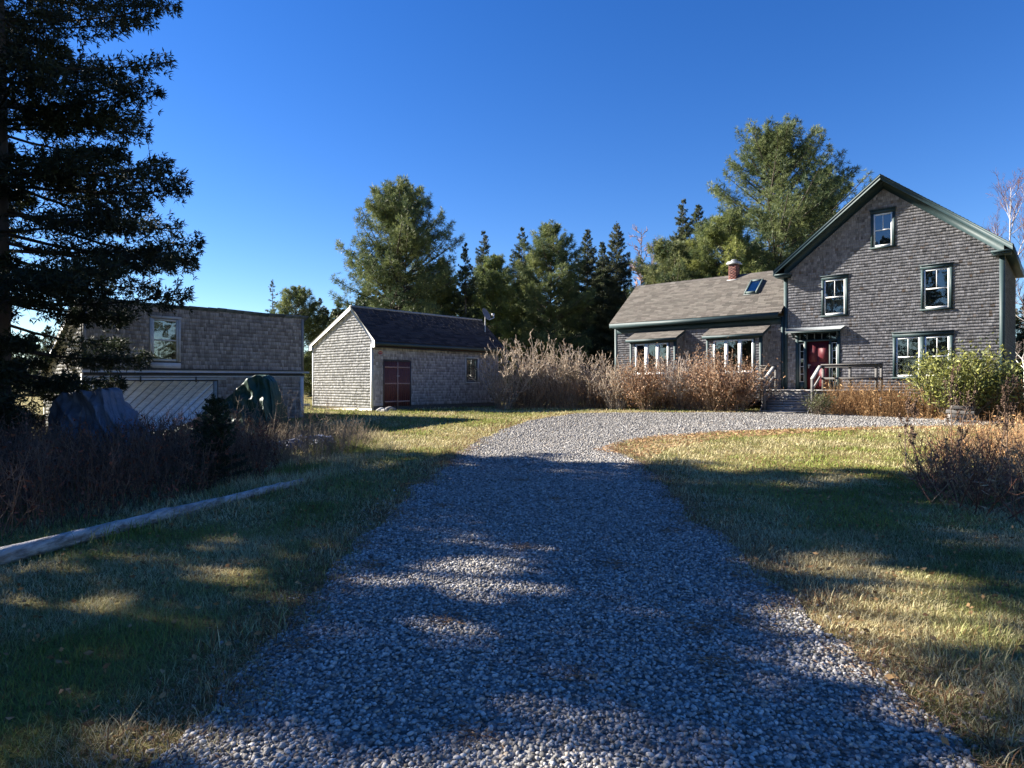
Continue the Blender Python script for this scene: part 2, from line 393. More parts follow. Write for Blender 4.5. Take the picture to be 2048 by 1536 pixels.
# ------------------------------------------------------------------ the low wing
EL = -8.67; EO = .36; EZ = 4.77; RV = 2.42; EP = .82; ED = 4.84; ERZ = EZ + EP * (RV + EO)
B1 = (-7.29, -4.80); B2 = (-3.24, -.71); BD = .8
mb = MB()
backing(mb, FA, .1, 4.62, full(EL, -.0), [(B1[0] + .05, B1[1] - .05, .2, 4.1), (B2[0] + .05, B2[1] - .05, .2, 4.1)])
shingles(mb, FA, .4, 4.5, full(EL + .13, -.14), [(B1[0], B1[1], 0, 4.2), (B2[0], B2[1], 0, 4.2)])
FE = frame((EL, 0, -HB), (0, 1, 0), (0, 0, 1), (-1, 0, 0))
eb = lambda w: (max(0, (w - EZ + .12) / EP - EO), min(ED, 2 * RV - (w - EZ + .12) / EP + EO))
backing(mb, FE, .1, 4.6, full(0, ED)); backing(mb, FE, 4.6, ERZ - .13, eb); shingles(mb, FE, .4, ERZ - .2, eb)
backing(mb, frame((0, ED, -HB), (1, 0, 0), (0, 0, 1), (0, 1, 0)), .1, 4.6, full(EL, 0))
mb.build('wall', M_SHINGLE, house)['label'] = 'shingled wall of the low wing'
mb = MB(); mb.fbox(FA, EL - .022, EL + .125, .4, 4.5, .001, .028, jit(GREEN, .05)); mb.build('corner_board', M_PAINT, house)
mb = MB(); mb.fbox(FA, -.13, -.03, .5, 4.55, .001, .06, jit(GREEN, .05)); mb.build('corner_board', M_PAINT, house)
mb = MB(); kk = math.hypot(1, EP); t0, t1 = EL - .12, -.02
A = [(t0, -EO, EZ - HB), (t0, RV, ERZ - HB), (t0, 2 * RV + EO, EZ - HB), (t0, 2 * RV + EO, EZ - .1 - HB), (t0, RV, ERZ - .1 - HB), (t0, -EO, EZ - .1 - HB)]
n = len(A); v = A + [(t1, p[1], p[2]) for p in A]
mb.add(v, [(i, (i + 1) % n, n + (i + 1) % n, n + i) for i in range(n)] + [(0, 1, 4, 5), (1, 2, 3, 4)], (.1, .09, .085))
Fs = frame((0, -EO, EZ - HB), (1, 0, 0), (0, 1 / kk, EP / kk), (0, -EP / kk, 1 / kk))
shingles(mb, Fs, -.02, (RV + EO) * kk - .02, full(t0 - .01, t1), exp=.14, wid=(.2, .45), thick=.014, colf=asphalt_tan)
for i in range(29):
    a = t0 + i * .3; z = ERZ - HB
    mb.add([(a, RV - .14, z - .115 + .02), (a + .31, RV - .14, z - .115 + .012), (a + .31, RV, z + .022), (a, RV, z + .032), (a, RV + .14, z - .1), (a + .31, RV + .14, z - .1)], [(0, 1, 2, 3), (3, 2, 5, 4)], asphalt_tan(1)[0])
mb.build('roof', M_ROOF, house)['label'] = 'tan shingled roof of the low wing'
mb = MB(); mb.box(t0, -.145, -EO - .03, -EO - .001, EZ - .23 - HB, EZ - .03 - HB, jit(GREEN, .04)); mb.box(t0 + .1, -.145, -EO, 0, EZ - .25 - HB, EZ - .228 - HB, jit(GREEN, .04))
mb.box(EL + .13, -.145, -.035, -.001, EZ - .52 - HB, EZ - .252 - HB, jit(GREEN, .04)); mb.build('eave_board', M_PAINT, house)
mb = MB()
for (y0, z0_, y1, z1_) in ((-EO, EZ, RV, ERZ), (2 * RV + EO, EZ, RV, ERZ)):
    A = [(t0 - .03, y0, z0_ - .02 - HB), (t0 - .03, y1, z1_ - .02 - HB), (t0 - .03, y1, z1_ - .2 - HB), (t0 - .03, y0, z0_ - .2 - HB)]
    mb.prism(A, [(t0 - .001, p[1], p[2]) for p in A], jit(GREEN, .04))
mb.build('rake_board', M_PAINT, house)
# the two bay windows
for (a, b, wins, lb) in ((B1[0], B1[1], (-6.98, -6.46, -6.26, -5.83, -5.67, -5.17), 'boxed bay window at the far end of the wing'), (B2[0], B2[1], (-2.9, -2.375, -2.22, -1.75, -1.59, -1.06), 'boxed bay window beside the porch')):
    FB = frame((0, -BD, -HB), (1, 0, 0), (0, 0, 1), (0, -1, 0)); FS = frame((b, -BD, -HB), (0, 1, 0), (0, 0, 1), (1, 0, 0)); FT = frame((a, -BD, -HB), (0, 1, 0), (0, 0, 1), (-1, 0, 0))
    mb = MB()
    wz0, wz1 = 2.12, 3.6
    backing(mb, FB, .9, 3.78, full(a, b), [(wins[0], wins[5], wz0, wz1)]); shingles(mb, FB, .95, 3.74, full(a + .1, b - .1), [(wins[0] - .06, wins[5] + .06, wz0 - .05, 3.9)])
    sb = lambda w: (max(0, (w - 3.72) / .42), BD)
    for FF in (FS, FT): backing(mb, FF, .9, 3.72, full(0, BD)); backing(mb, FF, 3.72, 4.05, sb); shingles(mb, FF, .95, 4.05, lambda w: (max(.09, sb(w)[0]), BD))
    bay = mb.build('bay_window', M_SHINGLE, house); bay['label'] = lb
    tr = MB()
    for FF, x0, x1 in ((FB, a - .012, a + .1), (FB, b - .1, b + .012), (FS, 0, .085), (FT, 0, .085)): tr.fbox(FF, x0, x1, .9, 3.7, .001, .024 if FF is FB else .02, jit(GREEN, .05))
    tr.fbox(FB, wins[0] - .06, wins[0] - .001, wz0 - .05, wz1 + .06, -.02, .03, jit(GREEN, .05)); tr.fbox(FB, wins[5] + .001, wins[5] + .06, wz0 - .05, wz1 + .06, -.02, .03, jit(GREEN, .05))
    tr.fbox(FB, a + .1, b - .1, wz1 + .03, 3.78, .001, .035, jit(GREEN, .05))
    tr.build('trim_board', M_PAINT, bay)
    rf = MB(); ra, rb = a - .13, b + .13; sl = .42; y0, z0_ = -BD - .22, 3.83; y1 = -.03; z1_ = z0_ + sl * (y1 - y0); q = math.hypot(1, sl)
    A = [(ra, y0, z0_ - HB), (rb, y0, z0_ - HB), (rb, y1, z1_ - HB), (ra, y1, z1_ - HB)]
    rf.prism(A, [(p[0], p[1], p[2] - .05) for p in A], (.1, .09, .085))
    shingles(rf, frame((0, y0, z0_ - HB), (1, 0, 0), (0, 1 / q, sl / q), (0, -sl / q, 1 / q)), -.02, (y1 - y0) * q, full(ra - .01, rb + .01), exp=.135, wid=(.18, .4), thick=.014, colf=asphalt_tan)
    rf.build('bay_roof', M_ROOF, bay)
    fa = MB(); fa.box(ra, rb, y0 - .025, y0 - .001, z0_ - .13 - HB, z0_ - .02 - HB, jit(GREEN, .04)); fa.box(ra, rb, y0, -BD, z0_ - .13 - HB, z0_ - .11 - HB, jit(GREEN, .04))
    for x in (ra, rb):
        A = [(x - .012, y0, z0_ - .02 - HB), (x - .012, y1, z1_ - .02 - HB), (x - .012, y1, z1_ - .13 - HB), (x - .012, y0, z0_ - .13 - HB)]; fa.prism(A, [(x + .012, p[1], p[2]) for p in A], jit(GREEN, .04))
    fa.build('fascia', M_PAINT, bay)
    wf = MB()
    for x0, x1 in ((wins[0], wins[0] + .07), (wins[1], wins[2]), (wins[3], wins[4]), (wins[5] - .07, wins[5])): wf.fbox(FB, x0, x1, wz0, wz1, -.03, .034, WHITE)
    for x0, x1 in ((wins[0] + .07, wins[1]), (wins[2], wins[3]), (wins[4], wins[5] - .07)): wf.fbox(FB, x0, x1, wz1 - .07, wz1, -.03, .03, WHITE); wf.fbox(FB, x0, x1, wz0, wz0 + .07, -.03, .03, WHITE)
    wf.fbox(FB, wins[0] - .05, wins[5] + .05, wz0 - .05, wz0 - .002, -.02, .08, WHITE)
    wf.build('window_frame', M_PAINT, bay)
    rm = MB(); rm.add(FB(np.array([(a + .1, 1.9, -1.3), (b - .1, 1.9, -1.3), (b - .1, 3.7, -1.3), (a + .1, 3.7, -1.3)])), [(0, 1, 2, 3)], (.05, .045, .04))
    for x in (a + .1, b - .1): rm.add(FB(np.array([(x, 1.9, -.05), (x, 1.9, -1.3), (x, 3.7, -1.3), (x, 3.7, -.05)])), [(0, 1, 2, 3)], (.07, .065, .06))
    rm.add(FB(np.array([(a + .1, 3.7, -.05), (b - .1, 3.7, -.05), (b - .1, 3.7, -1.3), (a + .1, 3.7, -1.3)])), [(0, 1, 2, 3)], (.07, .065, .06)); rm.add(FB(np.array([(a + .1, 1.9, -.05), (b - .1, 1.9, -.05), (b - .1, 1.9, -1.3), (a + .1, 1.9, -1.3)])), [(0, 1, 2, 3)], (.07, .065, .06))
    rm.build('interior', M_DARK, bay)
    for i, (x0, x1) in enumerate(((wins[0] + .05, wins[1] + .02), (wins[2] - .02, wins[3] + .02), (wins[4] - .02, wins[5] - .05))):
        p = MB(); p.add(FB(np.array([(x0, wz0 + .05, -.012), (x1, wz0 + .05, -.012), (x1, wz1 - .05, -.012), (x0, wz1 - .05, -.012)])), [(0, 1, 2, 3)]); p.build('pane', M_GLASS, bay)
# chimney on the wing's ridge
cx0, cx1, cy0, cy1 = -3.40, -3.00, 2.14, 2.54; z0, z1 = 6.55 - HB, 7.58 - HB
mb = MB(); mb.box(cx0 + .006, cx1 - .006, cy0 + .006, cy1 - .006, z0, z1, (.30, .27, .25))
zz = z0; row = 0
while zz < z1 - .01:
    h = min(.062, z1 - zz)
    for face in range(4):
        p, e = (cx0, cx1) if face % 2 == 0 else (cy0, cy1)
        x = p - (.1 if row % 2 else 0)
        while x < e:
            a, b = max(x, p), min(x + .195, e)
            if b - a > .02:
                cc = np.array([.15, .058, .045]) * rng.uniform(.6, 1.3)
                o0, o1 = -.004, .02
                if face == 0: mb.box(a, b, cy0 + o0, cy0 + o1, zz, zz + h - .012, cc)
                elif face == 1: mb.box(cx1 - o1, cx1 - o0, a, b, zz, zz + h - .012, cc)
                elif face == 2: mb.box(a, b, cy1 - o1, cy1 - o0, zz, zz + h - .012, cc)
                else: mb.box(cx0 + o0, cx0 + o1, a, b, zz, zz + h - .012, cc)
            x += .205
    zz += .068; row += 1
ch = mb.build('chimney', M_BRICK, house)
mb = MB(); mb.box(cx0 - .09, cx1 + .09, cy0 - .09, cy1 + .09, z1, z1 + .07, (.3, .31, .31)); mb.box(cx0 - .05, cx1 + .05, cy0 - .05, cy1 + .05, z1 + .071, z1 + .13, (.33, .34, .34))
xm, ym = (cx0 + cx1) / 2, (cy0 + cy1) / 2
mb.tubes([[(xm, ym, z1 + .13), (xm, ym, z1 + .2), (xm, ym, z1 + .2), (xm, ym, z1 + .235), (xm, ym, z1 + .25)]], [[.13, .13, .16, .13, .01]], 12, (.4, .41, .41)); mb.build('chimney_cap', M_METAL, ch)
mb = MB(); mb.box(cx0 - .06, cx1 + .06, cy0 - .07, cy0 + .01, z0 - .2, 6.80 - HB, (.42, .42, .41)); mb.build('flashing', M_METAL, ch)
# skylight
rz = lambda y: EZ + EP * (y + EO) - HB
Fk = frame((0, .92, rz(.92)), (1, 0, 0), (0, 1 / kk, EP / kk), (0, -EP / kk, 1 / kk))
mb = MB(); sl = .86 * kk
for (a, b, p, q) in ((-2.12, -2.05, 0, sl), (-1.59, -1.52, 0, sl), (-2.05, -1.59, 0, .07), (-2.05, -1.59, sl - .07, sl)): mb.fbox(Fk, a, b, p, q, .0, .13, (.07, .10, .095))
mb.fbox(Fk, -2.18, -1.46, -.06, sl + .06, .012, .024, (.06, .07, .07))
sk = mb.build('skylight', M_PAINT, house)
mb = MB(); mb.add(Fk(np.array([(-2.06, .06, .10), (-1.58, .06, .10), (-1.58, sl - .06, .10), (-2.06, sl - .06, .10)])), [(0, 1, 2, 3)]); mb.build('pane', M_GLASS, sk)
mb = MB(); mb.add(Fk(np.array([(-2.06, .06, .03), (-1.58, .06, .03), (-1.58, sl - .06, .03), (-2.06, sl - .06, .03)])), [(0, 1, 2, 3)], (.62, .70, .67)); mb.build('shade', M_CURTAIN, sk)

# ------------------------------------------------------------------ porch
DZ = 1.36 - HB
porch = thing('wooden_porch', 'weathered grey wooden porch with steps and railings before the red front door', 'porch', (LX, LY, HB), -R(41))
GREY = np.array([.36, .345, .33])
PV = -1.9
mb = MB()
y = -.04
while y > PV: 
    mb.box(-.42, 4.2, y - .132, y, DZ - .035 + rng.normal(0, .001), DZ + rng.normal(0, .0015), jit(GREY, .15)); y -= .138
mb.build('deck', M_WOOD, porch)
mb = MB(); mb.box(-.44, 4.22, PV - .03, PV + .0, DZ - .04, DZ - .002 - .0, jit(GREY * 1.2, .05)); mb.box(-.4, 4.18, PV + .01, PV + .05, DZ - .21, DZ - .042, jit(GREY * .6, .05))
mb.box(-.4, 4.18, -.06, -.02, DZ - .21, DZ - .042, jit(GREY * .6, .05)); mb.build('rim_board', M_WOOD, porch)
for x in (-.3, 2.1, 4.1):
    mb = MB(); mb.box(x - .05, x + .05, PV + .052, PV + .15, -.1, DZ - .042, jit(GREY * .6, .1)); mb.build('support_post', M_WOOD, porch)
NS = 4
for i in range(NS):
    z = DZ * (1 - (i + 1) / (NS + .55)); yy = PV - .29 * (i + 1)
    mb = MB(); mb.box(.02, 1.86, yy, yy + .145, z - .035, z, jit(GREY, .15)); mb.box(.02, 1.86, yy + .15, yy + .285, z - .035, z, jit(GREY, .15)); mb.box(.06, 1.82, yy + .262, yy + .284, z, z + .15, jit(GREY * .7, .1)); mb.build('step', M_WOOD, porch)
for x in (.03, 1.85):
    mb = MB(); mb.prism([(x - .02, PV - .02, DZ - .05), (x - .02, PV - .02, -.1), (x - .02, PV - .29 * NS - .02, -.1), (x - .02, PV - .29 * NS - .02, .09)], [(x + .02, PV - .02, DZ - .05), (x + .02, PV - .02, -.1), (x + .02, PV - .29 * NS - .02, -.1), (x + .02, PV - .29 * NS - .02, .09)], jit(GREY * .7, .1)); mb.build('stringer', M_WOOD, porch)
def railing(x0, x1, posts, lab):
    mb = MB(); mb.box(x0, x1, PV - .05, PV + .09, DZ + .985, DZ + 1.025, jit(GREY * .3, .06)); mb.box(x0, x1, PV + .0, PV + .04, DZ + .88, DZ + .986, jit(GREY * .3, .06))  # rails coloured near black to stand for their shaded side
    ro = mb.build('railing', M_WOOD, porch); ro['label'] = lab
    lr = MB(); lr.box(x0, x1, PV + .0, PV + .04, DZ + .42, DZ + .50, jit(GREY * .3, .06)); lr.build('lower_rail', M_WOOD, ro)
    for x in posts:
        p = MB(); p.box(x - .045, x + .045, PV + .041, PV + .13, DZ - .04, DZ + .98, jit(GREY * .35, .1)); p.build('post', M_WOOD, ro)
railing(2.02, 4.18, (2.08, 3.05, 3.95, 4.12), 'deck railing right of the steps')
railing(-.42, .3, (-.36, .24), 'deck railing left of the steps')
for x, xl in ((.1, .18), (1.93, 1.99)):
    mb = MB(); yb = PV - 1.05
    mb.beam((xl, PV + .0, DZ + .96), (xl, yb, DZ + .44), .13, .045, jit(np.array([.34, .34, .325]), .06))
    ro = mb.build('stair_rail', M_WOOD, porch)
    lr = MB(); lr.beam((xl, PV, DZ + .52), (xl, yb, DZ + .0), .04, .09, jit(GREY * .8, .06)); lr.build('lower_rail', M_WOOD, ro)
    p = MB(); p.box(xl - .045, xl + .045, yb - .045, yb + .045, -.1, DZ + .43, jit(GREY * .35, .1)); p.build('post', M_WOOD, ro)

# ------------------------------------------------------------------ the shed beside the bare shrubs
SB = .40; SX, SY = -5.906, 27.0
shed = thing('shed', 'small shingled shed with dark roof and double red door, front side in shade', 'shed', (SX, SY, SB), -R(41))
SW = 4.52; SL = 7.9; PK = -1.40; PKZ = 5.0; LE = (-4.72, 3.44); RE = (.33, 3.42)
pl = (PKZ - LE[1]) / (PK - LE[0]); pr = (PKZ - RE[1]) / (RE[0] - PK)
GF = frame((0, 0, -SB), (1, 0, 0), (0, 0, 1), (0, -1, 0)); GR = frame((0, 0, -SB), (0, 1, 0), (0, 0, 1), (1, 0, 0))
gb = lambda w: (max(-SW, PK - (PKZ - .1 - w) / pl), min(0, PK + (PKZ - .1 - w) / pr))
mb = MB(); backing(mb, GF, .3, 3.45, gb); backing(mb, GF, 3.45, PKZ - .12, gb)
shingles(mb, GF, .58, PKZ - .16, lambda w: (max(gb(w)[0], -SW + .05), min(gb(w)[1], -.07)), colf=cedar_sunlit, exp=.118, thick=.024)
mb.build('wall', M_SHINGLE, shed)['label'] = 'sunlit gable wall of silvery shingles'
mb = MB(); dh = (.63, 2.04, .64, 2.575); wh = (5.58, 6.38, 1.72, 2.83)
backing(mb, GR, .3, 3.5, full(0, SL), [wh]); shingles(mb, GR, .66, 3.35, full(.06, SL - .05), [(dh[0] - .04, dh[1] + .04, 0, dh[3] + .04), (wh[0] - .06, wh[1] + .06, wh[2] - .05, wh[3] + .06)], colf=lambda n: cedar_shaded(n) * np.array([1.2, 1.23, 1.34]), exp=.125, thick=.012)
for F_ in (frame((-SW, 0, -SB), (0, 1, 0), (0, 0, 1), (-1, 0, 0)),): backing(mb, F_, .3, 3.5, full(0, SL))
FBk = frame((0, SL, -SB), (1, 0, 0), (0, 0, 1), (0, 1, 0)); backing(mb, FBk, .3, 3.45, gb); backing(mb, FBk, 3.45, PKZ - .12, gb)
mb.build('wall', M_SHINGLE, shed)['label'] = 'long shaded front wall'
mb = MB(); sy0, sy1 = -.09, SL + .2
for (e, p, sg) in ((LE, pl, -1), (RE, pr, 1)):
    A = [(PK, sy0, PKZ - SB), (e[0], sy0, e[1] - SB), (e[0], sy0, e[1] - .08 - SB), (PK, sy0, PKZ - .08 - SB)]
    mb.prism(A, [(q[0], sy1, q[2]) for q in A], (.05, .05, .055))
    k_ = math.hypot(1, p); Fs = frame((e[0], sy0, e[1] - SB), (0, 1, 0), (-sg / k_, 0, p / k_), (sg * p / k_, 0, 1 / k_))
    shingles(mb, Fs, -.02, abs(e[0] - PK) * k_ - .01, full(-.02, sy1 - sy0 + .02), exp=.14, wid=(.2, .45), thick=.012, colf=asphalt_dark)
mb.box(PK - .1, PK + .1, sy0, sy1, PKZ - SB - .06, PKZ - SB + .025, (.3, .3, .31))
mb.build('roof', M_ROOF, shed)
for (e, sg) in ((LE, -1), (RE, 1)):
    mb = MB(); y0, y1 = sy0 - .03, sy0 - .001; dz = .19
    A = [(PK, y0, PKZ - .005 - SB), (e[0], y0, e[1] - .005 - SB), (e[0], y0, e[1] - .28 - SB), (e[0] - sg * .24, y0, e[1] - .28 - SB), (e[0] - sg * .24, y0, e[1] - dz + .24 * (pl if sg < 0 else pr) - SB), (PK, y0, PKZ - dz - SB)]
    n = 6; v = A + [(q[0], y1, q[2]) for q in A]
    mb.add(v, [(i, (i + 1) % n, n + (i + 1) % n, n + i) for i in range(n)] + [(0, 1, 4, 5), (1, 2, 3, 4), (6, 7, 10, 11), (7, 8, 9, 10)], jit(WHITE, .05)); mb.build('rake_board', M_PAINT, shed)
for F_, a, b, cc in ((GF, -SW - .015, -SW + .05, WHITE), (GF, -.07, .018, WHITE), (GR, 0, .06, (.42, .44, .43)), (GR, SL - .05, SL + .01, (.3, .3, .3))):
    mb = MB(); mb.fbox(F_, a, b, .5, 3.3, .001, .026 if F_ is GF else .022, jit(cc, .04)); mb.build('corner_board', M_PAINT, shed)
mb = MB()
A = [(-SW - .02, -.035, .42 - SB), (.02, -.035, .33 - SB), (.02, -.035, .58 - SB), (-SW - .02, -.035, .60 - SB)]; mb.prism(A, [(p[0], -.001, p[2]) for p in A], (.6, .57, .5)); mb.build('base_board', M_PAINT, shed)
mb = MB(); mb.box(.02, .11 + RE[0] - .1, sy0 + .03, sy1, RE[1] - .27 - SB, RE[1] - .245 - SB, NAVY); mb.box(RE[0] - .02, RE[0] + .1, sy0 + .01, sy1, RE[1] - .2 - SB, RE[1] - .06 - SB, (.035, .05, .048)); mb.build('gutter', M_METAL, shed)
mb = MB(); mb.fbox(GR, .06, SL - .05, 3.18, 3.32, .001, .02, (.22, .12, .10)); mb.build('frieze_board', M_WOOD, shed)
MAR = (.12, .045, .045)
for (a, b) in ((dh[0], 1.325), (1.345, dh[1])):
    mb = MB(); x = a
    while x < b - .01:
        e = min(x + .115, b); mb.fbox(GR, x + .002, e - .002, dh[2], dh[3], .0, .03 + rng.normal(0, .001), jit(MAR, .12)); x = e
    do = mb.build('shed_door', M_PAINT, shed)
    for z in (2.33, 1.62, .84):
        s = MB(); s.fbox(GR, a + .02, b - .02, z - .03, z + .03, .034, .055, (.34, .22, .20)); s.build('hinge_strap', M_PAINT, do)
mb = MB(); mb.fbox(GR, 1.31, 1.36, .48, 2.57, .034, .062, (.36, .24, .22)); mb.fbox(GR, 1.26, 1.42, 1.93, 1.97, .063, .08, (.4, .35, .32)); mb.build('door_latch', M_PAINT, shed)
mb = MB(); mb.fbox(GR, dh[0] - .06, dh[0], .6, dh[3] + .05, .0, .04, (.08, .06, .06)); mb.fbox(GR, dh[1], dh[1] + .06, .6, dh[3] + .05, .0, .04, (.05, .05, .06)); mb.fbox(GR, dh[0], dh[1], dh[3] + .005, dh[3] + .06, .0, .04, (.05, .05, .06)); mb.build('door_frame', M_PAINT, shed)
window(shed, GR, *wh, casing=.06, cased=(.5, .5, .5), head=.06, rail=False, muntins=0, sill=True, proud=.03, sash_c=(.10, .10, .11), lab='small window half hidden by bare twigs')
# round-topped little sign above the door
mb = MB(); cc = np.array([.405, 2.93])
ang = np.linspace(0, 2 * math.pi, 17)[:-1]
def disc(cx, cy, rx, ry, d0, d1, c):
    a = GR(np.array([(cx + rx * math.cos(t), cy + ry * math.sin(t), d0) for t in ang])); b = GR(np.array([(cx + rx * math.cos(t), cy + ry * math.sin(t), d1) for t in ang])); mb.prism(list(a), list(b), c)
disc(.41, 2.94, .15, .12, .018, .03, (.45, .42, .42)); disc(.41, 2.93, .115, .07, .031, .036, (.40, .06, .06)); mb.fbox(GR, .33, .49, 2.915, 2.945, .037, .04, (.5, .45, .44))
tag(mb.build('wall_sign', M_PAINT, None), 'small white and red oval sign high on the shed wall beside the door', 'sign').matrix_world = shed.matrix_basis
# satellite dish at the far end of the shed roof
dish = thing('satellite_dish', 'small dark satellite dish at the far end of the shed ridge', 'dish', (SX + CA * (-.6) + SA * 7.6, SY - SA * (-.6) + CA * 7.6, 4.12))
mb = MB(); rr = np.linspace(0, .36, 7); aa = np.linspace(0, 2 * math.pi, 25)[:-1]
ax = np.array([.75, -.45, .42]); ax /= np.linalg.norm(ax); xx = np.cross(ax, (0, 0, 1)); xx /= np.linalg.norm(xx); yy = np.cross(xx, ax)
cen = np.array([.05, 0, 1.1])
V = np.array([[cen + xx * r_ * math.cos(t) * .9 + yy * r_ * math.sin(t) - ax * .5 * (.13 - r_ * r_) for t in aa] for r_ in rr])
idx = np.arange(7 * 24).reshape(7, 24); nx = np.roll(idx, -1, 1)
mb.add(V.reshape(-1, 3), np.stack([idx[:-1], nx[:-1], nx[1:], idx[1:]], -1).reshape(-1, 4), (.12, .12, .13)); mb.build('reflector', M_METAL, dish, smooth=True)
mb = MB(); mb.tubes([[(-.02, .02, -.02), (-.02, .02, .45), (-.02, .02, .8), tuple(cen - ax * .08)]], [[.025] * 4], 7, (.5, .5, .5)); mb.build('mast', M_METAL, dish)
mb = MB(); mb.tubes([[tuple(cen - yy * .34), tuple(cen - yy * .3 - xx * .25 + ax * .2), tuple(cen - yy * .05 - xx * .45 + ax * .1)]], [[.02, .02, .02]], 6, (.6, .6, .6)); p = cen - yy * .05 - xx * .45 + ax * .1; mb.box(p[0] - .08, p[0] + .08, p[1] - .05, p[1] + .05, p[2] - .05, p[2] + .06, (.6, .6, .6)); mb.build('feed_arm', M_METAL, dish)

# ------------------------------------------------------------------ the low barn on the left
BB = .02; BX, BY = -12.41, 18.5; BL = 7.05; BF = 4.08; BK = 2.0; BDP = 4.0
barn = thing('barn', 'low dark shingled barn with sloping roof and diagonal plank sliding door', 'barn', (BX, BY, BB), -R(41))
GFr = frame((0, 0, -BB), (0, 1, 0), (0, 0, 1), (1, 0, 0)); GGa = frame((0, 0, -BB), (-1, 0, 0), (0, 0, 1), (0, -1, 0))
ps = (BF - BK) / BDP
hw = (1.85, 2.62, 2.32, 3.64)
mb = MB(); backing(mb, GFr, -.2, BF, full(0, BL), [hw]); sag = lambda w: (.06, BL - .06)
shingles(mb, GFr, 2.1, BF - .03, sag, [(hw[0] - .08, hw[1] + .08, 2.05, hw[3] + .08)], colf=cedar_shaded, exp=.125); shingles(mb, GFr, .05, 1.85, lambda w: (3.9, BL - .12), colf=lambda n: cedar_shaded(n) * .95, exp=.12, thick=.01)
mb.build('wall', M_SHINGLE, barn)['label'] = 'shingled front wall darkened for shade'
mb = MB(); rl = lambda w: (0, min(BDP, (BF - w) / ps)); backing(mb, GGa, -.2, BK, full(0, BDP)); backing(mb, GGa, BK, BF - .01, rl); shingles(mb, GGa, .05, BF - .1, lambda w: (.1, rl(w)[1]), colf=cedar_sunlit)
FBk = frame((0, BL, -BB), (-1, 0, 0), (0, 0, 1), (0, 1, 0)); backing(mb, FBk, -.2, BK, full(0, BDP)); backing(mb, FBk, BK, BF - .01, rl); backing(mb, frame((-BDP, 0, -BB), (0, 1, 0), (0, 0, 1), (-1, 0, 0)), -.2, BK, full(0, BL))
mb.build('wall', M_SHINGLE, barn)['label'] = 'pale sunlit end wall'
mb = MB(); n = 24
for i in range(n):
    a, b = -.15 + (BL + .3) * i / n, -.15 + (BL + .3) * (i + 1) / n
    z = BF - BB + .04 + .012 * math.sin(i * .6) + rng.normal(0, .005)
    mb.prism([(.12, a, z), (-BDP - .15, a, z - ps * (BDP + .27)), (-BDP - .15, a, z - .06 - ps * (BDP + .27)), (.12, a, z - .06)], [(.12, b + .01, z - .004), (-BDP - .15, b + .01, z - ps * (BDP + .27) - .004), (-BDP - .15, b + .01, z - .06 - ps * (BDP + .27)), (.12, b + .01, z - .06)], jit((.10, .115, .11), .3))
mb.build('roof', M_ROOF, barn)
mb = MB(); A = [(.0, -.19, BF - .02 - BB), (-BDP - .1, -.19, BK - .08 - BB), (-BDP - .1, -.19, BK - .26 - BB), (.0, -.19, BF - .2 - BB)]; mb.prism(A, [(p[0], -.16, p[2]) for p in A], jit(WHITE, .05) * .9); mb.build('rake_board', M_PAINT, barn)
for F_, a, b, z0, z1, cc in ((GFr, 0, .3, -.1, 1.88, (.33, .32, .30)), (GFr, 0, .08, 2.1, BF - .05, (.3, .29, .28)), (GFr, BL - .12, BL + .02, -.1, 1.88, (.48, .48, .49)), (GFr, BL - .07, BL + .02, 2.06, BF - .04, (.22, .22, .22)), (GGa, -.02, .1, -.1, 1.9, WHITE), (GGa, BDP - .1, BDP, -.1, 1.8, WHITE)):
    mb = MB(); mb.fbox(F_, a, b, z0, z1, .001, .03 if F_ is GFr else .027, jit(cc, .05)); mb.build('corner_board', M_PAINT, barn)
PAL = (.50, .49, .47)
mb = MB()
def slant(v0, v1, za, zb, h, d, c):      # a board that sags along the wall
    A = [(0, v0, za - BB), (0, v1, zb - BB), (0, v1, zb + h - BB), (0, v0, za + h - BB)]; mb.prism(A, [(d, p[1], p[2]) for p in A], c)
slant(-.05, BL + .2, 1.94, 2.0, .075, .11, jit(PAL, .04)); slant(.0, BL + .05, 1.85, 1.91, .05, .05, (.05, .05, .05)); slant(.0, BL + .05, 1.80, 1.86, .045, .035, jit(PAL, .04)); mb.build('belt_course', M_PAINT, barn)
mb = MB(); slant(.25, 4.15, 1.71, 1.745, .075, .075, jit(PAL, .04)); mb.build('door_track', M_PAINT, barn)
for v in (1.5, 3.15):
    mb = MB(); mb.box(.076, .10, v - .02, v + .02, 1.66 - BB, 1.84 - BB, (.05, .05, .05)); mb.build('track_hanger', M_METAL, barn)
# sliding door of diagonal planks
mb = MB(); mb.fbox(GFr, .32, 3.72, .0, 1.69, .032, .05, (.16, .16, .16))
x = -2.2; pw = .27
while x < 4.0:
    s0, s1 = x, x + pw - .03
    # plank along 45 deg: t = s + (w), clipped to the panel
    poly = [(s0, 0.0), (s1, 0.0), (s1 + 1.69, 1.69), (s0 + 1.69, 1.69)]
    def clip(P, key, val, keep_less):
        out = []
        for i in range(len(P)):
            p, q = P[i], P[(i + 1) % len(P)]
            ip = (p[0] <= val) if keep_less else (p[0] >= val); iq = (q[0] <= val) if keep_less else (q[0] >= val)
            if ip: out.append(p)
            if ip != iq:
                u = (val - p[0]) / (q[0] - p[0]); out.append((val, p[1] + u * (q[1] - p[1])))
        return out
    P = clip(clip(poly, 0, 3.70, True), 0, .34, False) if True else poly
    if len(P) >= 3:
        cc = jit((.74, .74, .75), .12)
        mb.prism(list(GFr(np.array([(a, b, .052) for a, b in P]))), list(GFr(np.array([(a, b, .07 + rng.uniform(0, .006)) for a, b in P]))), cc)
    x += pw
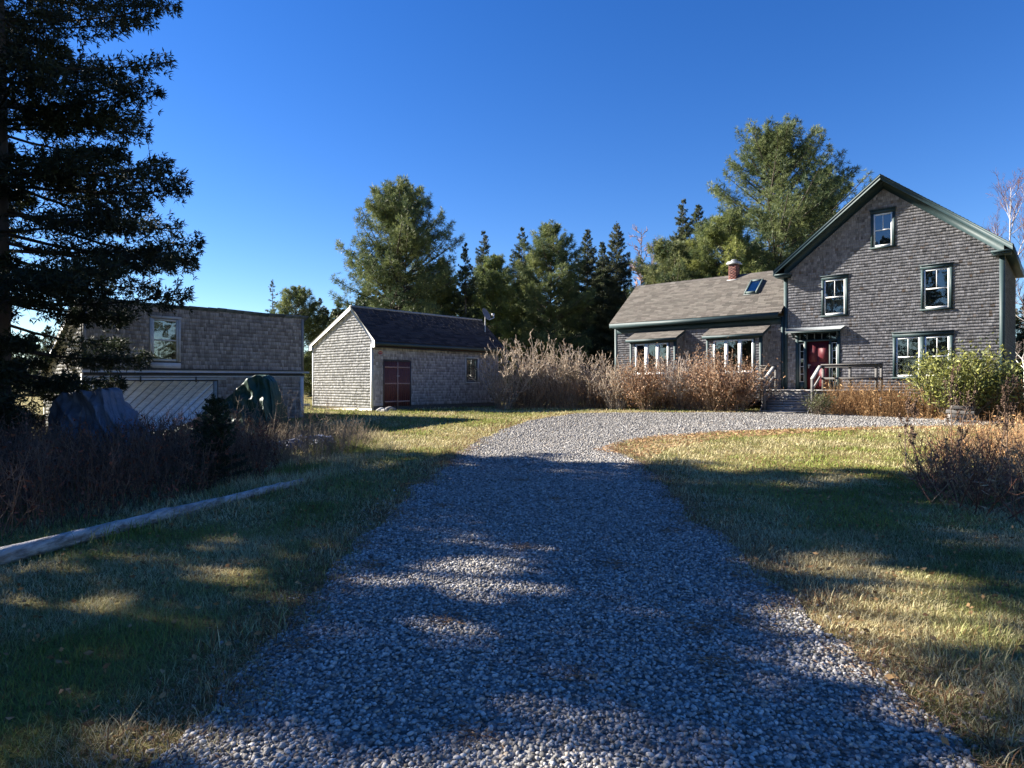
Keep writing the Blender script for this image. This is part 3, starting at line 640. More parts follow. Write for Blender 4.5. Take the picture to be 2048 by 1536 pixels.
mb.fbox(GFr, 3.72, 3.84, .0, 1.69, .032, .075, (.22, .24, .23)); mb.build('sliding_door', M_WOOD, barn)
window(barn, GFr, *hw, casing=.075, cased=(.45, .44, .42), head=.075, muntins=0, proud=.03, sill=False, sash_c=(.52, .51, .48), lab='white framed window above the sliding door', glassback=(.04, .04, .035))
mb = MB(); mb.fbox(GFr, hw[0] - .05, hw[1] + .08, 2.10, 2.27, .0, .03, (.52, .51, .50)); mb.build('sill_board', M_PAINT, barn)

# ------------------------------------------------------------------ vegetation generators
def unit(v): return v / (np.linalg.norm(v, axis=-1, keepdims=True) + 1e-9)
def rdir(n): return unit(rng.normal(size=(n, 3)))
def blades(mb, base, d, ln, wd, col, wide=.45):
    """slim pointed leaves or needle bundles: one four-cornered face each"""
    n = len(base); ln = np.broadcast_to(ln, n)[:, None]; wd = np.broadcast_to(wd, n)[:, None]
    side = unit(np.cross(d, rdir(n))); mid = base + d * ln * wide
    V = np.stack([base, mid + side * wd / 2, base + d * ln, mid - side * wd / 2], 1).reshape(-1, 3)
    mb.add(V, np.arange(4 * n).reshape(n, 4), np.repeat(np.broadcast_to(col, (n, 3)), 4, axis=0))
def leaves(mb, base, d, ln, wd, col):
    """broad leaves bent along the midrib: two faces each"""
    n = len(base); ln = np.broadcast_to(ln, n)[:, None]; wd = np.broadcast_to(wd, n)[:, None]
    side = unit(np.cross(d, rdir(n))); up = np.cross(side, d)
    a = base + d * ln * .5; V = np.stack([base, a + side * wd / 2 + up * wd * .18, base + d * ln, a - side * wd / 2 + up * wd * .18], 1).reshape(-1, 3)
    i = np.arange(n)[:, None] * 4
    mb.add(V, np.concatenate([i + np.array([0, 1, 2]), i + np.array([0, 2, 3])]), np.repeat(np.broadcast_to(col, (n, 3)), 4, axis=0))

def conifer(H, prof, base=.1, nb=120, e_top=40, e_bot=0, curve=.0, tufts=26, nbl=8, bl=.28, bw=.05, col=(.035, .06, .02), col2=(.09, .11, .03), trunk_r=None, inner=.3, lat=.3, vert=.06, up=.35, spread=.9, lean=0, trunk_col=(.12, .10, .085), kdens=1.0, seed=0, stems=1, thin=.012, gap=0., bare=0., whorl=.45, lowbare=0.):
    global rng
    keep = rng; rng = np.random.default_rng(seed)
    T, C = MB(), MB()
    tr = trunk_r or H * .011
    n = 9; zz = np.linspace(0, 1, n)
    for s in range(stems):
        off = rng.normal(0, .35, 2) if s else np.zeros(2)
        wx = np.cumsum(rng.normal(0, .012 * H / n, n)); wy = np.cumsum(rng.normal(0, .012 * H / n, n)); wx -= wx[0]; wy -= wy[0]
        hs = H * (1 if s == 0 else rng.uniform(.75, .95))
        P = np.stack([wx + off[0] * (1 + 2 * zz), wy + off[1] * (1 + 2 * zz), zz * hs * .985 - .1], 1)[None]
        T.tubes(P, (tr * (1 - zz * .93) * (1 if s == 0 else .75))[None], 8, trunk_col)
    # branches
    h = base + (1 - base) * rng.random(nb) ** .85 * .985
    h = np.round(h * (H / whorl)) / (H / whorl) + rng.normal(0, .012, nb); h = np.clip(h, base, .985)
    Lb = np.array([prof(x) for x in h]) * rng.uniform(.62, 1.12, nb) + .06
    az = rng.random(nb) * 2 * math.pi
    if gap: Lb *= np.where(rng.random(nb) < gap, .45, 1)
    hh = (h - base) / (1 - base); e = np.radians(e_bot + (e_top - e_bot) * hh + rng.normal(0, 6, nb))
    cx = np.interp(h, zz, P[0, :, 0]) if stems == 1 else rng.normal(0, .3, nb); cy = np.interp(h, zz, P[0, :, 1]) if stems == 1 else rng.normal(0, .3, nb)
    hd = np.stack([np.cos(az), np.sin(az), 0 * az], 1)
    st = np.linspace(0, 1, 5)
    def at(s, b):
        r_ = Lb[b] * s
        return np.stack([cx[b] + hd[b, 0] * r_ * np.cos(e[b]), cy[b] + hd[b, 1] * r_ * np.cos(e[b]), h[b] * H + r_ * np.sin(e[b]) + curve * Lb[b] * s * s], -1)
    bi = np.arange(nb)
    BP = np.stack([at(np.full(nb, s), bi) for s in st], 1)
    T.tubes(BP, (Lb[:, None] * thin * (1 - st * .85)[None] + .006), 4, np.array(trunk_col) * .85)
    # tufts spread along and beside each branch
    cnt = np.maximum(8 if H > 3 else 3, (Lb * tufts * kdens).astype(int)); b = np.repeat(bi, cnt); m = len(b)
    inn_ = inner + lowbare * np.clip(1 - hh[b] / .32, 0, 1)
    s = inn_ + (1 - inn_) * rng.random(m) ** .75
    w = lat * Lb[b] * np.sqrt(np.clip(1.02 - s, .02, 1)) * rng.uniform(-1, 1, m)
    sd = np.stack([-hd[b, 1], hd[b, 0], 0 * w], 1)
    pos = at(s, b) + sd * w[:, None]; pos[:, 2] += rng.normal(0, 1, m) * vert * (.4 + Lb[b] * .3) - np.abs(w) * .12
    if bare: 
        kp = rng.random(m) > bare * np.clip(1.2 - hh[b], 0, 1); pos, b, s, w, sd = pos[kp], b[kp], s[kp], w[kp], sd[kp]; m = len(b)
    td = unit(hd[b] * .8 + sd * np.sign(w)[:, None] * .5 + np.array([0, 0, 1.]) * (up + np.sin(e[b])[:, None] * .5))
    # twigs carrying the tufts
    bp = np.repeat(pos, nbl, axis=0); dd = unit(np.repeat(td, nbl, axis=0) * .7 + rdir(m * nbl) * spread)
    kcol = np.clip(rng.normal(.4, .28, nb)[b] + rng.normal(0, .18, m), 0, 1); kcol = np.repeat(kcol, nbl)[:, None]
    cc = np.array(col) * (1 - kcol) + np.array(col2) * kcol
    fs_ = np.repeat(.42 + .58 * np.minimum(1, Lb[b] / 1.3), nbl)
    blades(C, bp, dd, bl * fs_ * rng.uniform(.6, 1.2, m * nbl), bw * rng.uniform(.7, 1.3, m * nbl), cc)
    # leader tip
    k = 60; tp = np.stack([P[0, -1, 0] + rng.normal(0, .0025 * H, k), P[0, -1, 1] + rng.normal(0, .0025 * H, k), H * .95 + rng.random(k) * H * .05], 1)
    blades(C, tp, unit(np.array([0, 0, 1.]) + rdir(k) * .8), bl * .55, bw * .7, np.array(col))
    rng = keep
    return T, C

PINE = dict(col=(.062, .095, .042), col2=(.215, .24, .08)); SPR = dict(col=(.034, .052, .03), col2=(.12, .135, .062))
def pine_prof(Rm, b, p=2.9): return lambda h: Rm * max(0, 1 - ((h - b) / (1 - b)) ** p) ** .8 * (.75 + .25 * min(1, (h - b) / .15 + .2))
def spr_prof(Rm, b): return lambda h: Rm * (1 - (h - b) / (1 - b)) ** .78 + .03
def pine(H, Rm, base=.12, seed=0, nb=None, **kw):
    H = H - .9
    a = dict(nb=nb or int(H * 16), e_top=50, e_bot=2, curve=.14, tufts=16, nbl=13, bl=.33, bw=.028, inner=.32, lat=.34, vert=.10, up=.55, thin=.014, **PINE); a.update(kw)
    return conifer(H, pine_prof(Rm, base), base, seed=seed, **a)
def spruce(H, Rm, base=.05, seed=0, nb=None, **kw):
    H = H - .3
    a = dict(nb=nb or int(H * 22), e_top=30, e_bot=-16, curve=.12, tufts=22, nbl=10, bl=.21, bw=.03, inner=.15, lat=.3, vert=.05, up=.1, thin=.012, **SPR); a.update(kw)
    return conifer(H, spr_prof(Rm, base), base, seed=seed, **a)
def plant_tree(name, label, cat, tc, x, y, rz=0, group=None, mat=None, barkm=None):
    o = thing(name, label, cat, (x, y, g1(x, y)), rz, group)
    tc[0].build('trunk', barkm or M_BARK, o, smooth=True); tc[1].build('crown', mat or M_FOL, o)
    return o
def copy_tree(src, label, x, y, rz, sc=1, group=None):
    o = src.copy(); COL.objects.link(o); o.location = (x, y, g1(x, y)); o.rotation_euler = (0, 0, rz); o.scale = (sc[0], sc[0], sc[1]) if isinstance(sc, tuple) else (sc, sc, sc)
    o['label'] = label
    if group: o['group'] = group
    for ch in src.children:
        c_ = ch.copy(); COL.objects.link(c_); c_.parent = o
    return o
def at_px(px, Y): return (px - 1024) / 1280 * Y            # sideways metres of a photograph column at depth Y
def h_px(py, Y): return 1.6 + (768.5 - py) / 1280 * Y - .46

# -- trees standing behind the buildings
D = 48; plant_tree('pine_tree', 'tall broad white pine rising behind the dark shed roof', 'tree', pine(h_px(352, D), 5.3, .1, 11, stems=3, gap=.18, nb=290), at_px(798, D), D, 0)
D = 51; plant_tree('pine_tree', 'giant round topped white pine, tallest tree, left of the farmhouse gable', 'tree', pine(h_px(243, D), 7.0, .16, 12, stems=2, gap=.25, nb=300, tufts=15), at_px(1552, D), D, 1)
D = 53; plant_tree('pine_tree', 'dark leaning pine between the giant pine and the farmhouse gable', 'tree', pine(h_px(318, D), 4.4, .2, 13, gap=.3, col2=(.11, .135, .05)), at_px(1645, D), D, 2)
D = 47; plant_tree('pine_tree', 'yellow green pine behind the brick chimney', 'tree', pine(h_px(415, D), 4.2, .1, 14, col2=(.26, .28, .075)), at_px(1445, D), D, 3)
D = 49; plant_tree('pine_tree', 'pale sunlit pine behind the far end of the tan wing roof', 'tree', pine(h_px(472, D), 4.6, .08, 15, col2=(.24, .25, .09)), at_px(1345, D), D, 4)
D = 52; plant_tree('pine_tree', 'wide dark green pine in the middle of the tree line', 'tree', pine(h_px(432, D), 4.1, .1, 16, gap=.15), at_px(1100, D), D, 5)
D = 51; plant_tree('pine_tree', 'bright green feathery pine right of the small dark spruce', 'tree', pine(h_px(492, D), 3.1, .06, 17, col2=(.23, .265, .07)), at_px(990, D), D, 6)
D = 50; plant_tree('pine_tree', 'slender grey green pine close against the tall pine behind the shed', 'tree', pine(h_px(498, D), 2.2, .08, 18), at_px(880, D), D, 7)
D = 52; plant_tree('pine_tree', 'short rounded pine between barn and shed', 'tree', pine(h_px(556, D), 2.7, .06, 19), at_px(592, D), D, 8)
D = 49; plant_tree('spruce_tree', 'small dark narrow spruce just behind the shed roof end', 'tree', spruce(h_px(478, D), 1.9, .05, 21, gap=.3), at_px(931, D), D, 0)
D = 58; s1 = plant_tree('spruce_tree', 'dark spruce top behind the bright green feathery pine', 'tree', spruce(h_px(455, D), 3.0, .05, 22), at_px(968, D), D, 0)
D = 60; copy_tree(s1, 'pointed spruce left of the wide dark green pine', at_px(1046, D), D, 1.1, h_px(448, D) / h_px(455, 58))
D = 54; s2 = plant_tree('spruce_tree', 'dense dark spruce right of the wide dark green pine', 'tree', spruce(h_px(452, D), 3.0, .04, 23), at_px(1176, D), D, 0)
D = 53; plant_tree('spruce_tree', 'pointed olive spruce left of the bare pinkish larch', 'tree', spruce(h_px(437, D), 3.0, .04, 24, col2=(.15, .155, .08)), at_px(1234, D), D, 0)
D = 57; copy_tree(s2, 'short dark spruce tip squeezed between two taller spruces left of the larch', at_px(1204, D), D, 2.2, h_px(478, D) / h_px(452, 54))
D = 56; copy_tree(s1, 'dark pointed spruce tip, tallest left of the giant pine', at_px(1366, D), D, 2.6, h_px(391, D) / h_px(455, 58))
D = 58; copy_tree(s2, 'second dark spruce tip crowding the left side of the giant pine', at_px(1397, D), D, .6, h_px(402, D) / h_px(452, 54))
D = 57; copy_tree(s2, 'dark spruce half sunk behind the pine between barn and shed', at_px(640, D), D, 1.6, h_px(592, D) / h_px(452, 54))
D = 54; plant_tree('spruce_tree', 'thin lacy half dead spruce above the barn roof end', 'tree', spruce(h_px(553, D), 1.7, .1, 25, nb=90, tufts=3, bare=.5, thin=.016), at_px(545, D), D, 0)

# -- bare trees
def woody(H, seed, levels=((26, .34, 38), (6, .42, 40), (5, .45, 42)), r0=None, base=.25, upw=.25, wander=.10, kids_min=.3):
    """trunk with limbs, branches and twigs; each level grows from the one before"""
    global rng
    keep = rng; rng = np.random.default_rng(seed)
    n = 7; zz = np.linspace(0, 1, n); r0 = r0 or H * .010
    P = np.stack([np.cumsum(rng.normal(0, .02 * H / n, n)), np.cumsum(rng.normal(0, .02 * H / n, n)), zz * H - .1], 1)[None]; P[0, :, :2] -= P[0, 0, :2]
    rad = (r0 * (1 - .92 * zz))[None]; out = [(P, rad)]
    LN = np.array([H])
    for li, (k, fl, ang) in enumerate(levels):
        B = len(P); b = np.repeat(np.arange(B), k); m = len(b)
        lo = base if li == 0 else kids_min
        u = lo + (.98 - lo) * rng.random(m); fi = u * (n - 1); i0 = np.minimum(fi.astype(int), n - 2); fr = (fi - i0)[:, None]
        p0 = P[b, i0] * (1 - fr) + P[b, i0 + 1] * fr; d0 = unit(P[b, i0 + 1] - P[b, i0])
        rr = rad[b, i0] * .55
        side = unit(np.cross(d0, rdir(m))); a = np.radians(ang + rng.normal(0, 10, m))[:, None]
        d = unit(d0 * np.cos(a) + side * np.sin(a) + np.array([0, 0, upw]))
        ln = LN[b] * fl * rng.uniform(.55, 1.15, m) * (1.15 - .75 * u if li == 0 else 1)
        st = np.linspace(0, 1, n); Q = np.zeros((m, n, 3)); Q[:, 0] = p0; cur = d
        for j in range(1, n):
            cur = unit(cur + rng.normal(0, wander, (m, 3)) + np.array([0, 0, upw * .12])); Q[:, j] = Q[:, j - 1] + cur * (ln / (n - 1))[:, None]
        P = Q; rad = np.maximum(rr[:, None] * (1 - .85 * st)[None], .0035); LN = ln; out.append((P, rad))
    rng = keep
    return out
def bare_tree(name, label, x, y, H, seed, tcol, twcol, twr=1, barkm=None, rz=0, **kw):
    o = thing(name, label, 'tree', (x, y, g1(x, y)), rz); lv = woody(H, seed, **kw)
    T, C = MB(), MB(); T.tubes(*lv[0], 8, tcol)
    T.tubes(*lv[1], 5, np.array(tcol) * .9)
    for P, r_ in lv[2:]: C.tubes(P, r_ * twr, 3, twcol)
    T.build('trunk', barkm or M_BARK, o, smooth=True); C.build('crown', M_DRY, o); return o
D = 66; bare_tree('larch_tree', 'leafless pinkish larch glimpsed between the spruces and pines', at_px(1282, D), D, h_px(455, D), 31, (.2, .15, .13), (.34, .22, .19), 5.0, levels=((60, .2, 70), (9, .4, 45)), base=.2)
D = 64; bare_tree('larch_tree', 'shorter leafless larch just right of the pinkish one', at_px(1303, D), D, h_px(485, D), 32, (.2, .16, .15), (.30, .21, .19), 4.5, levels=((50, .2, 70), (8, .4, 45)), base=.2)
D = 40; bare_tree('birch_tree', 'bare reddish birch standing beyond the right corner of the farmhouse', at_px(2022, D), D, h_px(372, D), 33, (.48, .44, .42), (.17, .10, .10), 1.6, M_BIRCH, base=.3, levels=((24, .34, 34), (9, .42, 36), (6, .45, 38)))
D = 42; bare_tree('birch_tree', 'second bare birch cut by the right edge of the photo', at_px(2062, D), D, h_px(395, D), 34, (.48, .45, .43), (.17, .10, .10), 1.6, M_BIRCH, base=.3, levels=((22, .34, 34), (8, .42, 36), (6, .45, 38)))
D = 33; bare_tree('birch_tree', 'white crooked birch trunk beside the farmhouse side wall', at_px(2049, D), D, 6.4, 35, (.62, .60, .57), (.25, .2, .18), 1.4, M_BIRCH, base=.3, wander=.16, levels=((12, .4, 45), (6, .45, 40), (4, .5, 40)))
D = 50
copy_tree(s2, 'dark low evergreen behind the right corner of the farmhouse', at_px(2062, D), D, .3, .62)

# -- the big spruce at the left edge, close by
rng = np.random.default_rng(77)
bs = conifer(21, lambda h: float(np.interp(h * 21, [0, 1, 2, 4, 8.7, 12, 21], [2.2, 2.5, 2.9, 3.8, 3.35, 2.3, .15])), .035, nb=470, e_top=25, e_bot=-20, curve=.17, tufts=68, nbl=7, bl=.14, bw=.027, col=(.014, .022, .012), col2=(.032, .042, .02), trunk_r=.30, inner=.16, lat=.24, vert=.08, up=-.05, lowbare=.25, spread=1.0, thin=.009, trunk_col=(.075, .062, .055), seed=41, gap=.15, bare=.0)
BSX, BSY = -10.75, 13.3
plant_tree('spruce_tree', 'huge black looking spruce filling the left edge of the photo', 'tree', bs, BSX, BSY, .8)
# -- sapling by the log
sp = conifer(1.38, lambda h: .52 * (1 - h) ** .8 + .02, .05, nb=120, e_top=45, e_bot=5, curve=.06, tufts=95, nbl=7, bl=.06, bw=.014, col=(.02, .034, .018), col2=(.05, .07, .03), trunk_r=.022, inner=.1, lat=.32, vert=.02, up=.2, thin=.006, seed=43, whorl=.14)
plant_tree('spruce_sapling', 'young dark spruce sapling rising from the brush before the barn', 'sapling', sp, -4.62, 9.95, 0)

# -- wood: trees out of sight that shade the yard from the left, and the dense far stand; reads as one mass
wood = MB(); lowp = [spruce(12, 2.6, .02, 50 + i, nb=130, tufts=6, nbl=6, bl=.45, bw=.11) for i in range(3)]
def wood_tree(x, y, H, seed, wscale=1.0, t=1.0):
    r_ = np.random.default_rng(seed); a = r_.random() * 6.28; k = H / 12; w = k * wscale
    Mx = np.array([[w * math.cos(a), -w * math.sin(a), 0], [w * math.sin(a), w * math.cos(a), 0], [0, 0, k]])
    T, C = lowp[seed % 3]; wood.merge(T, Mx, (x, y, g1(x, y)), t); wood.merge(C, Mx, (x, y, g1(x, y)), t)
sd = 0
for px in np.arange(640, 1262, 13):
    Y = rng.uniform(56, 72); wood_tree(at_px(px + rng.uniform(-8, 8), Y), Y, rng.uniform(9.5, 12.5) * (1.0 if px > 720 else .72), sd, 1.45, rng.uniform(.8, 1.2)); sd += 1
for px in np.arange(1290, 1620, 17):
    Y = rng.uniform(60, 74); wood_tree(at_px(px, Y), Y, rng.uniform(12, 15.5) * (1 if px > 1330 else .8), sd, 1.4, rng.uniform(.8, 1.2)); sd += 1
for px in np.arange(-60, 620, 22):
    Y = rng.uniform(58, 76); wood_tree(at_px(px, Y), Y, rng.uniform(5.5, 8.0) * (1 if px < 480 else .8), sd, 1.2, rng.uniform(.8, 1.2)); sd += 1
for px in np.arange(2000, 2300, 30):
    Y = rng.uniform(50, 62); wood_tree(at_px(px, Y), Y, rng.uniform(5, 8.5), sd, 1.1, rng.uniform(.9, 1.3)); sd += 1
tag(wood.build('far_wood', M_FOL), 'dense dark conifer wood closing off the yard', None, None, 'stuff')
shade = MB(); wood = shade; lowp = [spruce(12, 2.6, .02, 60 + i, nb=90, tufts=4.1, nbl=6, bl=.41, bw=.095, gap=.33) for i in range(3)]
for (x, y, H, ws) in ((-20, 19.8, 20, 1.05), (-23, 15.5, 21, 1.1), (-17, 14.2, 16, 1.0), (-16, 9.8, 15, .95), (-13.5, 6.9, 13, .9), (-15.5, 4.4, 15, .95), (-12.3, 1.9, 12, .95), (-24, 12.2, 21, 1.1), (-21, 8.6, 19, 1.1), (-12, -1.2, 13, 1.1), (-19.5, 5.2, 17, 1.0), (-18, 12, 17, .9), (-26, 18.8, 20, 1.0), (-27, 9.5, 21, 1.1), (-17.5, 1.5, 16, 1.0), (-19, 13.2, 18, 1.0)) + tuple((float(x), -9 - 5 * ((i * 7) % 3), 14 + (i * 5) % 6, 1.2) for i, x in enumerate(np.arange(-22, 40, 20.0))) + tuple((24 + 3.0 * (i % 2), float(y), 13 + (i * 5) % 5, 1.2) for i, y in enumerate(np.arange(-6, 15, 4.5))) + tuple((30 + 2.5 * (i % 2), float(y), 12 + (i * 5) % 5, 1.3) for i, y in enumerate(np.arange(-2, 22, 2.6))):
    wood_tree(x, y - (1.4 if x < -10 and y > -5 else 0), H, sd, ws); sd += 1
tag(shade.build('near_wood', M_FOL), 'conifers around the clearing that shade the drive from beyond the photo edge', None, None, 'stuff')

# ------------------------------------------------------------------ shrubs
def shrub_stems(n, rad, H, lean=.5, r0=.012, kids=4, seed=0, wander=.10, col=(.30, .25, .21), col2=(.46, .39, .33), lev2=3, kl=.45, baser=.25, tw=.0045):
    global rng
    keep = rng; rng = np.random.default_rng(seed); mb = MB(); m_ = 6; st = np.linspace(0, 1, m_)
    a = rng.random(n) * 6.28; rr = rad * np.sqrt(rng.random(n)) * baser
    p0 = np.stack([rr * np.cos(a), rr * np.sin(a), 0 * a - .03], 1)
    d = unit(np.stack([np.cos(a), np.sin(a), 0 * a], 1) * (lean * rng.random((n, 1)) * 1.3) + np.array([0, 0, 1.]))
    ln = H * rng.uniform(.55, 1.05, n); P = np.zeros((n, m_, 3)); P[:, 0] = p0; cur = d
    for j in range(1, m_):
        cur = unit(cur + rng.normal(0, wander, (n, 3)) + np.array([0, 0, .06])); P[:, j] = P[:, j - 1] + cur * (ln / (m_ - 1))[:, None]
    k = rng.random((n, 1)); cc = np.array(col) * (1 - k) + np.array(col2) * k
    R0 = r0 * rng.uniform(.6, 1.2, n)[:, None] * (1 - .75 * st); mb.tubes(P, R0, 4, cc)
    tips = [P[:, -1]]; dirs = [cur]
    LN = ln; RR = R0
    for lv in range(lev2 if kids else 0):
        kk_ = kids if lv == 0 else 2
        B = len(P); b = np.repeat(np.arange(B), kk_); m = len(b); u = .35 + .63 * rng.random(m); fi = u * (m_ - 1); i0 = np.minimum(fi.astype(int), m_ - 2); fr = (fi - i0)[:, None]
        q0 = P[b, i0] * (1 - fr) + P[b, i0 + 1] * fr; dd = unit(P[b, i0 + 1] - P[b, i0]); cur = unit(dd + rdir(m) * .6 + np.array([0, 0, .25])); l2 = LN[b] * kl * rng.uniform(.5, 1.1, m)
        Q = np.zeros((m, m_, 3)); Q[:, 0] = q0
        for j in range(1, m_):
            cur = unit(cur + rng.normal(0, wander * 1.3, (m, 3)) + np.array([0, 0, .08])); Q[:, j] = Q[:, j - 1] + cur * (l2 / (m_ - 1))[:, None]
        R2 = np.maximum(RR[b, i0][:, None] * .75 * (1 - .6 * st), tw); k = rng.random((m, 1)); mb.tubes(Q, R2, 3, np.array(col) * (1 - k) + np.array(col2) * k)
        P, LN, RR = Q, l2, R2; tips.append(Q[:, -1]); tips.append(Q[:, 3]); dirs += [cur, cur]
    rng = keep
    return mb, np.concatenate(tips), np.concatenate(dirs)
def shrub(name, label, cat, x, y, st, leaf=None, group=None, lmat=None):
    o = thing(name, label, cat, (x, y, g1(x, y)), 0, group); st[0].build('stems', M_DRY, o)
    if leaf is not None:
        mb = MB(); tips, dirs = st[1], st[2]; n = leaf['n']; i = rng.integers(0, len(tips), n)
        pos = tips[i] + rng.normal(0, leaf.get('sp', .08), (n, 3)); pos[:, 2] = np.maximum(pos[:, 2], .02); d = unit(dirs[i] * leaf.get('al', .3) + rdir(n)); k = rng.random((n, 1)) ** leaf.get('pw', 1)
        leaves(mb, pos, d, leaf['l'] * rng.uniform(.6, 1.2, n), leaf['w'] * rng.uniform(.6, 1.2, n), np.array(leaf['c']) * (1 - k) + np.array(leaf['c2']) * k)
        mb.build('leaves', lmat or M_LEAF, o)
    return o
TAN = dict(col=(.20, .16, .125), col2=(.66, .55, .43))
gsh = 'tall bare shrubs between shed and farmhouse'
for i, (px, Y, H, n, rad, lb) in enumerate(((1008, 29.0, 2.7, 70, 1.5, 'tall bare shrub arching over the shed window'), (1068, 30.5, 3.1, 95, 1.6, 'tallest bare twiggy shrub, in the middle of the row'), (1130, 30.3, 2.75, 95, 1.6, 'bare tan shrub right of the tallest one'), (1192, 30.0, 2.35, 95, 1.5, 'lower bare shrub at the far corner of the farmhouse wing'), (1235, 28.5, 2.0, 80, 1.3, 'short tangled bare shrub at the foot of the wing corner'))):
    shrub('bare_shrub', lb, 'shrub', at_px(px, Y), Y, shrub_stems(int(n * .55), rad, H, .5, .024, 6, 100 + i, .19, lev2=3, kl=.34, tw=.0095, **TAN), dict(n=500, l=.07, w=.04, c=(.25, .15, .08), c2=(.4, .26, .15), sp=.06), gsh)
for i, (px, Y, H, n, rad, lb) in enumerate(((1290, 27.8, 2.1, 90, 1.2, 'russet leaved shrub under the far bay window'), (1432, 26.8, 2.35, 110, 1.25, 'larger russet leaved shrub under the bay window by the porch'), (1478, 26.3, 1.75, 80, .85, 'russet shrub closest to the porch steps'))):
    shrub('russet_shrub', lb, 'shrub', at_px(px, Y), Y, shrub_stems(int(n * .8), rad, H * .95, .62, .012, 5, 120 + i, .16, lev2=2, kl=.34, tw=.0085, col=(.20, .13, .09), col2=(.55, .42, .30)), dict(n=3600, l=.10, w=.05, c=(.12, .055, .03), c2=(.48, .28, .15), sp=.24), 'russet shrubs along the wing')
shrub('bare_shrub', 'pale bare shrub between the two bay windows', 'shrub', at_px(1370, 28.2), 28.2, shrub_stems(70, 1.3, 2.3, .5, .018, 6, 131, .18, lev2=2, kl=.38, tw=.009, col=(.26, .22, .19), col2=(.5, .43, .38)), dict(n=900, l=.07, w=.04, c=(.2, .11, .06), c2=(.42, .27, .15)))
# rhododendron in front of the paired window
shrub('rhododendron', 'leafy evergreen rhododendron in front of the paired ground floor window', 'bush', at_px(1924, 21.6), 21.6, shrub_stems(110, 1.2, 2.15, .75, .014, 4, 141, .12, lev2=2, kl=.30, col=(.10, .085, .07), col2=(.2, .17, .14)), dict(n=9500, l=.16, w=.055, c=(.03, .05, .015), c2=(.32, .32, .08), sp=.13, al=.7, pw=1.1))
shrub('rhododendron', 'darker evergreen rhododendron at the right corner of the farmhouse', 'bush', at_px(1972, 22.0), 22.0, shrub_stems(55, .8, 1.5, .8, .016, 4, 142, .12, lev2=2, kl=.34, col=(.10, .085, .07), col2=(.2, .17, .14)), dict(n=4500, l=.16, w=.055, c=(.03, .05, .018), c2=(.16, .20, .06), sp=.1, al=.8))
shrub('withered_hydrangea', 'withered shrub with pale dried flower heads at the shed corner', 'shrub', at_px(1004, 28.3), 27.9, shrub_stems(40, .6, 1.2, .5, .008, 3, 143, .1, lev2=1, kl=.4, col=(.2, .14, .1), col2=(.4, .3, .22)), dict(n=500, l=.11, w=.08, c=(.3, .19, .12), c2=(.5, .4, .3), sp=.07))
shrub('low_bush', 'low dark green bush at the foot of the porch steps', 'bush', at_px(1640, 24.0), 24.0, shrub_stems(60, .7, .75, .8, .008, 3, 144, .1, lev2=1, kl=.4, col=(.1, .08, .06), col2=(.2, .16, .12)), dict(n=900, l=.08, w=.04, c=(.04, .05, .02), c2=(.12, .13, .05), sp=.07))

# ------------------------------------------------------------------ dried stalk beds and brush (nobody could count them)
def inpoly(px_, py_, poly):
    poly = np.asarray(poly, float); c = np.zeros(len(px_), bool); x0, y0 = poly[:, 0], poly[:, 1]; x1, y1 = np.roll(x0, -1), np.roll(y0, -1)
    for a, b, p, q in zip(x0, y0, x1, y1):
        if b == q: continue
        c ^= ((b > py_) != (q > py_)) & (px_ < (p - a) * (py_ - b) / (q - b) + a)
    return c
def edist(px_, py_, poly):
    poly = np.asarray(poly, float); d = np.full(len(px_), 1e9)
    for (a, b), (p, q) in zip(poly, np.roll(poly, -1, 0)):
        ux, uy = p - a, q - b; L2 = ux * ux + uy * uy + 1e-12
        t = np.clip(((px_ - a) * ux + (py_ - b) * uy) / L2, 0, 1); d = np.minimum(d, np.hypot(px_ - a - t * ux, py_ - b - t * uy))
    return d
def scatter(poly, n):
    poly = np.asarray(poly, float); lo, hi = poly.min(0), poly.max(0); area = (hi - lo).prod()
    out = []
    got = 0
    while got < n:
        p = rng.uniform(lo, hi, (max(1000, n), 2)); p = p[inpoly(p[:, 0], p[:, 1], poly)]; out.append(p); got += len(p)
    return np.concatenate(out)[:n]
